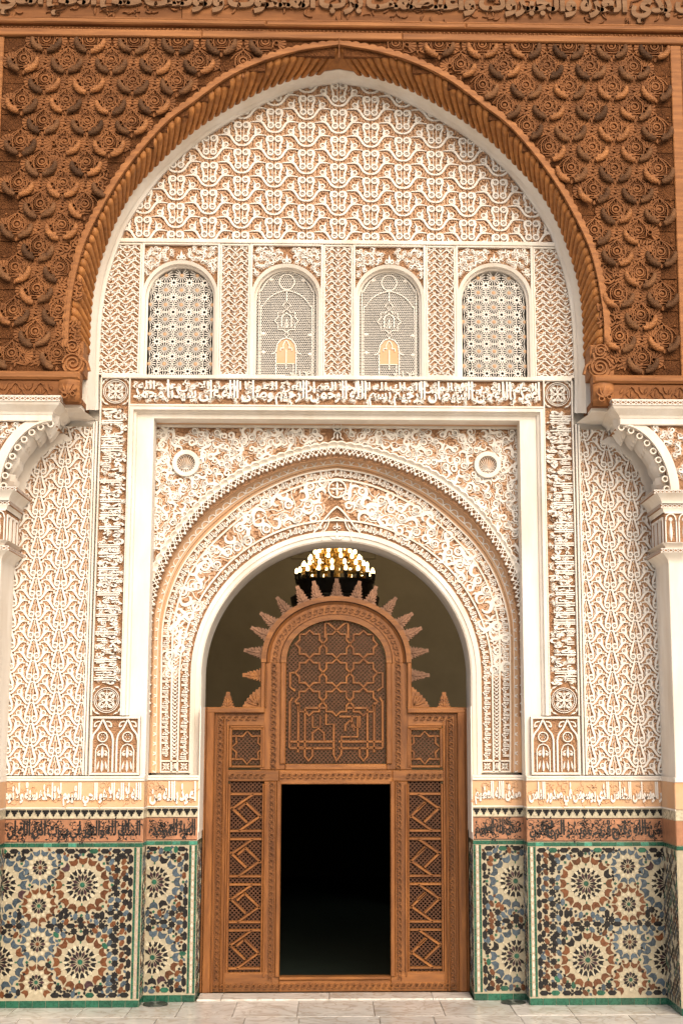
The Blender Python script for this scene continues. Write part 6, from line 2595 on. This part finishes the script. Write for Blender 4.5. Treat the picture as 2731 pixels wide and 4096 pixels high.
for sg in (-1, 1):
    # outer post: stepped mouldings
    w = X_O - X_L1
    bar('post', sg * (X_L1 + 0.03), sg * X_O, zB0, zTop, 0.03, 0.12)
    bar('outer_moulding', sg * (X_O - 0.075), sg * X_O, zB0 + 0.0, zTop, -0.02, 0.03)
    bar('reed', sg * (X_O - 0.10), sg * (X_O - 0.085), zB0, zTop - 0.03, 0.012, 0.03, b=0.004)
    bar('reed', sg * (X_L1 + 0.045), sg * (X_L1 + 0.06), zB0, zTop - 0.12, 0.010, 0.03, b=0.004)
    bar('reed', sg * (X_L1 + 0.012), sg * (X_L1 + 0.030), zB0, zTop - 0.14, 0.016, 0.05, b=0.004)
    for e in (0.062, 0.128, 0.14):
        bar('reed', sg * (X_L1 + e), sg * (X_L1 + e + 0.008), zB0, zTop - 0.07, 0.018, 0.03, b=0.003)
    c = MB(D + 0.03)
    leafband(c, [(sg * (X_L1 + 0.095), zB0 + 0.1), (sg * (X_L1 + 0.095), zTop - 0.09)], 0.05)
    rope(c, [(sg * (X_O - 0.082), zB0), (sg * (X_O - 0.082), zTop - 0.06)], 0.012, 0.016)
    kind(c.build('leaf_carving', 'door_wood', DS), 'stuff')
    # inner post beside the door and the centre panel
    bar('post', sg * X_H, sg * (X_L0 - 0.004), zB0, zR0 - 0.002, 0.03, 0.12)
    bar('post', sg * (X_P + 0.0), sg * (X_C), zR1 + 0.002, zz(2650, D), 0.03, 0.12)
    bar('reed', sg * X_H, sg * (X_H + 0.04), zB1 + 0.0, zHt + 0.03, 0.0, 0.03)
    bar('reed', sg * (X_H + 0.046), sg * (X_H + 0.056), zB1, zHt + 0.03, 0.014, 0.03, b=0.003)
    bar('reed', sg * (X_L0 - 0.030), sg * (X_L0 - 0.012), zB1, zHt + 0.0, 0.010, 0.03, b=0.004)
    c = MB(D + 0.03)
    leafband(c, [(sg * (X_H + 0.088), zB0 + 0.1), (sg * (X_H + 0.088), zR0)], 0.05)
    xm_ = (X_P + X_C) / 2 - 0.005
    leafband(c, [(sg * xm_, zR1), (sg * xm_, zz(2650, D))], 0.06)
    rope(c, [(sg * (X_C - 0.05), zTop), (sg * (X_C - 0.05), zz(2650, D))], 0.012, 0.014)
    kind(c.build('leaf_carving', 'door_wood', DS), 'stuff')
    bar('outer_moulding', sg * (X_C - 0.04), sg * X_C, zTop - 0.02, zz(2650, D), -0.015, 0.03)
    bar('reed', sg * (X_P + 0.0), sg * (X_P + 0.055), zPb_, zz(2650, D), 0.005, 0.03, b=0.008)
    # top rail of the side part
    bar('top_rail', sg * (X_C - 0.04), sg * X_O, zTop - 0.055, zTop + 0.0, -0.024, 0.12, 'door_rail_wood')
    bar('rail', sg * (X_C - 0.04), sg * (X_O - 0.085), zSq1 + 0.04, zTop - 0.057, 0.028, 0.12, 'door_rail_wood')
    bar('reed', sg * (X_L0 - 0.0), sg * (X_L1), zSq1 + 0.022, zSq1 + 0.038, 0.012, 0.05, 'door_rail_wood', 0.004)
    c = MB(D + 0.028)
    leafband(c, [(sg * (X_C + 0.02), zTop - 0.105), (sg * (X_O - 0.12), zTop - 0.105)], 0.045)
    rope(c, [(sg * (X_C + 0.0), zTop - 0.066), (sg * (X_O - 0.09), zTop - 0.066)], 0.012, 0.012)
    kind(c.build('leaf_carving', 'door_rail_wood', DS), 'stuff')
    # star panel frame
    for (a, b) in ((X_L0 - 0.005, X_L0 + 0.02), (X_L1 - 0.02, X_L1 + 0.01)):
        bar('panel_frame', sg * a, sg * b, zSq0 - 0.02, zSq1 + 0.02, 0.02, 0.08)
    for (a, b) in ((zSq0 - 0.022, zSq0), (zSq1, zSq1 + 0.0215)):
        bar('panel_frame', sg * (X_L0 + 0.021), sg * (X_L1 - 0.021), a, b, 0.022, 0.08, 'door_rail_wood')
    # rail between star panel and lattice
    bar('rail', sg * (X_P + 0.0605), sg * (X_L1 + 0.03), zR0, zR1 - 0.0, 0.026, 0.12, 'door_rail_wood')
    bar('side_filler', sg * (X_O + 0.0005), sg * (xJ + 0.004), zB0, zTop, 0.0, 0.12)
    c = MB(D + 0.026)
    leafband(c, [(sg * (X_L0 - 0.02), (zR0 + zR1) / 2), (sg * (X_L1 + 0.01), (zR0 + zR1) / 2)], 0.05)
    kind(c.build('leaf_carving', 'door_rail_wood', DS), 'stuff')
    # foot rail
    bar('foot_rail', sg * (X_H + 0.0), sg * (X_L1 + 0.03), zB0, zz(3890, D), 0.024, 0.12, 'door_rail_wood')
# rail over the door, threshold
bar('door_rail', -X_P - 0.06, X_P + 0.06, zHt, zR1, 0.02, 0.12, 'door_rail_wood')
c = MB(D + 0.02)
leafband(c, [(-X_P - 0.05, (zR0 + zR1) / 2), (X_P + 0.05, (zR0 + zR1) / 2)], 0.055)
kind(c.build('leaf_carving', 'door_rail_wood', DS), 'stuff')
bar('reed', -X_P, X_P, zR1 + 0.001, zPb_ - 0.0, 0.012, 0.09, 'door_rail_wood')
bar('threshold', -X_H - 0.0, X_H + 0.0, zB0, zB1 - 0.03, 0.022, 0.12, 'door_rail_wood')
bar('threshold_lip', -X_H, X_H, zB1 - 0.028, zB1, 0.0, 0.12, 'door_rail_wood')
c = MB(D + 0.022)
leafband(c, [(-X_O + 0.1, zB0 + 0.055), (X_O - 0.1, zB0 + 0.055)], 0.05)
kind(c.build('leaf_carving', 'door_rail_wood', DS), 'stuff')


# ---- lattices: thin diagonal slats with open squares between
def lattice(par, inside, x0, x1, z0, z1, y, s=0.041, w=0.0135, name='lattice'):
    b = MB(y)
    n = int(((x1 - x0) + (z1 - z0)) / s) + 2
    for dgn in (1, -1):
        for k in range(-n, n + 1):
            c_ = k * s
            run = []
            x = x0
            st = 0.012
            while x <= x1 + 1e-6:
                z = (x - (x0 + x1) / 2) * dgn + (z0 + z1) / 2 + c_
                if z0 <= z <= z1 and inside(x, z):
                    run.append((x, z))
                else:
                    if len(run) > 1:
                        b.ribbon([run[0], run[-1]], w, 0 if dgn > 0 else 0.001, 0.012 if dgn > 0 else 0.010, 0.25)
                    run = []
                x += st
            if len(run) > 1:
                b.ribbon([run[0], run[-1]], w, 0 if dgn > 0 else 0.001, 0.012 if dgn > 0 else 0.010, 0.25)
    return kind(b.build(name, 'door_lattice', par), 'stuff')


rP = X_P
zAc = zAx - rP
inP = lambda x, z: abs(x) < X_P + 0.01 and z > zPb_ and (z < zAc or hypot(x, z - zAc) < rP + 0.01)
CP = kind(lattice(DS, inP, -X_P, X_P, zPb_, zAx, D + 0.07), 'stuff')


def straps(par, segs, y, w=0.026, h=0.02, m='door_wood', name='strap'):
    """each strap a bevelled bar of its own, mitred where it bends"""
    for pts in segs:
        b = MB(y)
        closed = pts[0] == pts[-1]
        p = pts[:-1] if closed else pts
        b.ribbon(p, w, 0, h, 0.45, closed)
        b.build(name, m, par)


# strapwork of the centre panel, read off the screen (panel drawn on its left half, mirrored)
U = lambda px, py: ((px - 773) / 1.3067 * (X_P / 200.6), zPb_ + (1250 - py) / 1.3067 * (zAx - zPb_) / 578.0)


def star_ring(cx, cy, R, n=8, r=None, a0=pi / 8):
    r = r or R * 0.72
    pts = []
    for q in range(2 * n):
        a = a0 + pi * q / n
        rr = R if q % 2 == 0 else r
        pts.append((cx + rr * cos(a), cy + rr * sin(a)))
    return pts + [pts[0]]


seg = []
for i in (-1, 0, 1):
    for j, cy in enumerate((623, 775, 926)):
        if j == 0 and i:
            seg.append([U(*p) for p in star_ring(773 + 142 * i, cy, 74, 8, 57, 0)[(0 if i > 0 else 0):]])
        else:
            seg.append([U(*p) for p in star_ring(773 + 142 * i, cy, 74, 8, 57, 0)])
M = lambda pts: [[U(*p) for p in pts], [U(1546 - x, y) for x, y in pts]]
seg += M([(773, 550), (730, 512), (712, 512), (712, 590)])
seg += M([(558, 775), (530, 775), (530, 850), (558, 870)])
seg += M([(545, 905), (530, 930), (530, 1165), (600, 1165)])
seg += M([(575, 930), (575, 1190)])
seg += M([(610, 960), (610, 1210), (630, 1235), (650, 1210), (650, 1165)])
seg += M([(610, 960), (720, 960)])
seg += M([(650, 1000), (650, 1060), (690, 1060), (690, 1000)])
seg += M([(530, 1135), (760, 1135)])
seg += M([(530, 1170), (700, 1170), (760, 1170)])
seg.append([U(*p) for p in [(720, 990), (720, 1045), (760, 1045), (760, 1200), (775, 1235), (800, 1200), (800, 1110), (885, 1110), (885, 1005), (790, 1005)]])
seg.append([U(*p) for p in [(650, 1130), (650, 1090), (680, 1065), (710, 1090), (710, 1130)]])
seg.append([U(*p) for p in [(820, 1080), (820, 1050), (845, 1025), (865, 1050), (865, 1080)]])
straps(DS, [s for s in seg], D + 0.058, 0.027, 0.018, 'door_wood')

# arched frame of the centre panel
na = 48
zsp = zz(2650, D)
zAcO = zAo - X_C
arcs = []
for (r, zc_) in ((X_P, zAc), (X_P + 0.055, zAc + 0.01), (X_P + 0.065, zAc + 0.012), (X_C - 0.085, zAcO + 0.03), (X_C - 0.06, zAcO + 0.02), (X_C - 0.05, zAcO + 0.015), (X_C, zAcO)):
    zc_ = max(zc_, zsp - 0.0)
    rise = {0: zAx}.get(len(arcs), None)
    top = zAx + (zAo - zAx) * (r - X_P) / (X_C - X_P)
    arcs.append([(-r * cos(pi * k / na), zsp + (top - zsp) * sin(pi * k / na) ** 0.92) for k in range(na + 1)])
ysteps = [0.10, 0.005, 0.03, 0.032, 0.012, 0.0, -0.022]
for i, (nm, m) in enumerate((('inner_arch_moulding', 'door_rail_wood'), ('arch_groove', 'door_lattice'), ('arch_board', 'door_wood'), ('arch_bead', 'door_wood'), ('arch_groove', 'door_lattice'), ('outer_arch_moulding', 'door_rail_wood'))):
    b = MB()
    A_, B_ = arcs[i], arcs[i + 1]
    y0, y1 = (0.005, 0.005) if i == 0 else (0.032, 0.03) if i == 2 else (ysteps[i], ysteps[i + 1])
    if i == 5:
        y0 = y1 = -0.022
    b.strip(A_, B_, D + y0, D + y1)
    b.strip(A_, A_, D + y0, D + 0.11)
    b.strip(B_, B_, D + y1, D + 0.11)
    b.build(nm, m, DS)
c = MB(D + 0.031)
leafband(c, mix(arcs[2], arcs[3], 0.5), 0.055, 0.014, 0.06)
kind(c.build('leaf_carving', 'door_wood', DS), 'stuff')
cap = MB()
cap.strip(arcs[-1], arcs[-1], D - 0.022, D + 0.12)
cap.build('arch_edge', 'door_rail_wood', DS)

# side star panels
for sg in (-1, 1):
    cx = sg * (X_L0 + X_L1) / 2
    cz = (zSq0 + zSq1) / 2
    hw = (X_L1 - X_L0) / 2
    hh = (zSq1 - zSq0) / 2
    lattice(DS, lambda x, z: True, cx - hw + 0.02, cx + hw - 0.02, zSq0, zSq1, D + 0.075)
    k = hw / 90.0
    st = [[(cx + x * k, cz + y * k * hh / hw) for x, y in star_ring(0, 0, 84, 8, 62, 0)]]
    st += [[(cx + sx_ * 60 * k, cz + sy_ * 60 * k), (cx + sx_ * 88 * k, cz + sy_ * 60 * k)] for sx_ in (-1, 1) for sy_ in (-1, 1)]
    straps(DS, st, D + 0.062, 0.026, 0.018, 'door_wood')
    # tall lattice panels beside the door: four repeats of a turning square
    z0_, z1_ = zz(3899, D), zz(3142, D)
    lattice(DS, lambda x, z: True, cx - hw + 0.004, cx + hw - 0.004, z0_, zR0 + 0.01, D + 0.07)
    H4 = (z1_ - z0_ - 0.04) / 4.05
    seg = []
    for q in range(4):
        zb = z0_ + 0.055 + q * H4
        h = H4 * 0.82
        w_ = hw - 0.015
        cz_ = zb + h / 2
        seg.append([(cx - w_, zb), (cx + w_, zb)])
        seg.append([(cx - w_, zb + h), (cx + w_, zb + h)])
        s_ = sg
        seg.append([(cx - s_ * w_ * 0.45, zb + h), (cx + s_ * w_ * 0.95, cz_ + 0.03)])
        seg.append([(cx + s_ * w_ * 0.45, zb), (cx - s_ * w_ * 0.95, cz_ - 0.03)])
        seg.append([(cx + s_ * w_ * 0.98, cz_ + 0.05), (cx - s_ * w_ * 0.05, cz_ - h * 0.27)])
        seg.append([(cx - s_ * w_ * 0.98, cz_ - 0.05), (cx + s_ * w_ * 0.05, cz_ + h * 0.27)])
        seg.append([(cx - s_ * w_ * 0.62, cz_ + 0.0), (cx - s_ * w_ * 0.2, zb + h * 0.98)] if False else [(cx - w_ * 0.5, cz_ + h * 0.08), (cx, cz_ + h * 0.27)])
    straps(DS, seg, D + 0.058, 0.028, 0.022, 'door_rail_wood')
    bar('panel_frame', sg * (X_L0 - 0.006), sg * (X_L0 + 0.012), z0_ - 0.02, z1_ + 0.015, 0.03, 0.08)
    bar('panel_frame', sg * (X_L1 - 0.012), sg * (X_L1 + 0.011), z0_ - 0.02, z1_ + 0.015, 0.03, 0.08)

# ---- saw-toothed finials
fb = MB()
prof = [(-0.052, 0)]
for k in range(5):
    w0 = 0.058 - 0.0078 * k
    w1 = w0 * 0.62
    prof += [(-w0, 0.012 + k * 0.024), (-w1, 0.016 + k * 0.024)]
half = prof + [(-0.016, 0.138), (-0.016, 0.148)]
pts = half + [(-x, z) for x, z in half[::-1]]
fb.prism(pts, -0.02, 0.02, 0.03)
fb.leaf((0, 0.005), (0, 0.125), 0.026, 0.018, 0.030)
for s in (-1, 1):
    for k in range(3):
        fb.leaf((s * 0.006, 0.015 + k * 0.03), (s * 0.034, 0.035 + k * 0.03), 0.014, 0.018, 0.028)
m_fin = fb.mesh('finial', 'finial_wood')
m_fin2 = fb.mesh('finial', 'door_rail_wood')
out_arc = arcs[-1]
for k in range(13):
    t = (k + 0.5) / 13
    ang = pi * (0.04 + 0.92 * k / 12)
    i = int(round((ang / pi) * na))
    i = max(0, min(na, i))
    (x, z) = out_arc[i]
    a, c_ = out_arc[max(0, i - 1)], out_arc[min(na, i + 1)]
    rot = atan2(c_[1] - a[1], c_[0] - a[0])
    place(m_fin, 'finial', DS, (x + 0.004 * sin(rot), D + 0.03, z - 0.004), rot, 1.22, 1.28)
for sg in (-1, 1):
    place(m_fin2 if sg < 0 else m_fin, 'finial', DS, (sg * (X_C - 0.002), D + 0.03, zz(2700, D)), -sg * pi / 2, 1.22, 1.28)
    cb = MB(D + 0.03)
    q = [(0, 0), (0, 0.205), (0.02, 0.20), (0.03, 0.175), (0.05, 0.18), (0.055, 0.15), (0.08, 0.155), (0.085, 0.125), (0.11, 0.125), (0.115, 0.095), (0.14, 0.09), (0.14, 0.06), (0.165, 0.055), (0.163, 0.03), (0.18, 0.02), (0.18, 0)]
    q = [(sg * (X_C + x), zTop + z) for x, z in q]
    cb.prism(q, -0.02, 0.02, 0.02)
    for k in range(4):
        a = 0.25 + k * 0.36
        cb.leaf((sg * (X_C + 0.02), zTop + 0.02), (sg * (X_C + 0.02 + 0.12 * cos(a)), zTop + 0.02 + 0.13 * sin(a)), 0.034, 0.018, 0.034)
    cb.build('corner_finial', 'door_rail_wood', DS)
    place(m_fin2, 'finial', DS, (sg * hx(905, 2830, D), D + 0.03, zTop - 0.002), 0, 1.22, 1.05)

# ================================================================ CHANDELIER hanging in the hall
YC = 4.2
xk, zk_ = at(1335, 2310, YC)
CH = thing('chandelier', (xk, YC, zk_ - 0.45), 'lit brass chandelier with tiers of candle bulbs hanging inside the hall', 'chandelier')
body = MB()
body.lathe(xk, YC, [(0.3, zk_ - 0.05), (0.47, zk_ - 0.05), (0.475, zk_ - 0.10), (0.50, zk_ - 0.22), (0.56, zk_ - 0.26), (0.54, zk_ - 0.36), (0.2, zk_ - 0.44), (0.0, zk_ - 0.46)], 32)
body.build('bowl', 'dark_metal', CH)
stem = MB()
stem.lathe(xk, YC, [(0.05, zk_ - 0.1), (0.06, zk_ + 0.3), (0.03, zk_ + 0.7), (0.02, zk_ + 5.5)], 10)
stem.build('stem', 'brass', CH)
cup = MB()
cup.lathe(0, 0, [(0.0, -0.07), (0.014, -0.07), (0.018, -0.04), (0.028, -0.02), (0.022, -0.012), (0.026, 0.02), (0.033, 0.038), (0.02, 0.038), (0.0, 0.034)], 10)
m_cup = cup.mesh('candle_cup', 'brass', True)
m_cupd = cup.mesh('candle_cup', 'dark_metal', True)
bl = MB()
bl.lathe(0, 0, [(0.010, 0.035), (0.020, 0.052), (0.023, 0.070), (0.018, 0.092), (0.008, 0.108), (0.0, 0.112)], 10)
m_bulb = bl.mesh('bulb', 'lit_bulb', True)
for ti, (r, z, n) in enumerate(((0.485, 0.0, 18), (0.405, 0.085, 16), (0.325, 0.17, 13), (0.255, 0.25, 11), (0.20, 0.33, 8))):
    rg = MB()
    rg.lathe(xk, YC, [(r - 0.02, zk_ + z - 0.075), (r + 0.012, zk_ + z - 0.08), (r + 0.015, zk_ + z - 0.05), (r - 0.02, zk_ + z - 0.045)], 28)
    rg.build('ring', 'brass' if ti else 'dark_metal', CH)
    for k in range(n):
        a = 2 * pi * (k + 0.5 * (ti % 2)) / n + 0.1
        cpo = place(m_cupd if ti == 0 else m_cup, 'candle_cup', CH, (xk + r * cos(a), YC + r * sin(a), zk_ + z))
        place(m_bulb, 'bulb', CH, (xk + r * cos(a), YC + r * sin(a), zk_ + z))
# inscription panel high on the hall's far wall
z0_, z1_ = at(1340, 2236, 6.98)[1], at(1340, 2170, 6.98)[1]
xa_, xb_ = at(1160, 2236, 6.98)[0], at(1496, 2236, 6.98)[0]
WP = tag(MB().bbox(xa_, xb_, 6.96, 6.998, z0_, z1_ + 0.5, 0.01).build('wall_inscription', 'khaki_plaster'), 'dim carved inscription panel high on the far wall of the hall', 'inscription')
t_ = MB(6.96)
t_.text(text_data('ما شاء الله كان', 0.03, 2, 1.5), xa_ + 0.06, xb_ - 0.06, z0_ + 0.05, z0_ + 0.32, 0, 0.02)
t_.build('lettering', 'khaki_carving', WP)
lamp = bpy.data.lights.new('chandelier_glow', 'POINT')
lamp.energy = 40
lamp.color = (1.0, 0.78, 0.5)
lamp.shadow_soft_size = 0.4
lo_ = bpy.data.objects.new('chandelier_glow', lamp)
COL.objects.link(lo_)
lo_.location = (xk, YC, zk_ + 0.9)
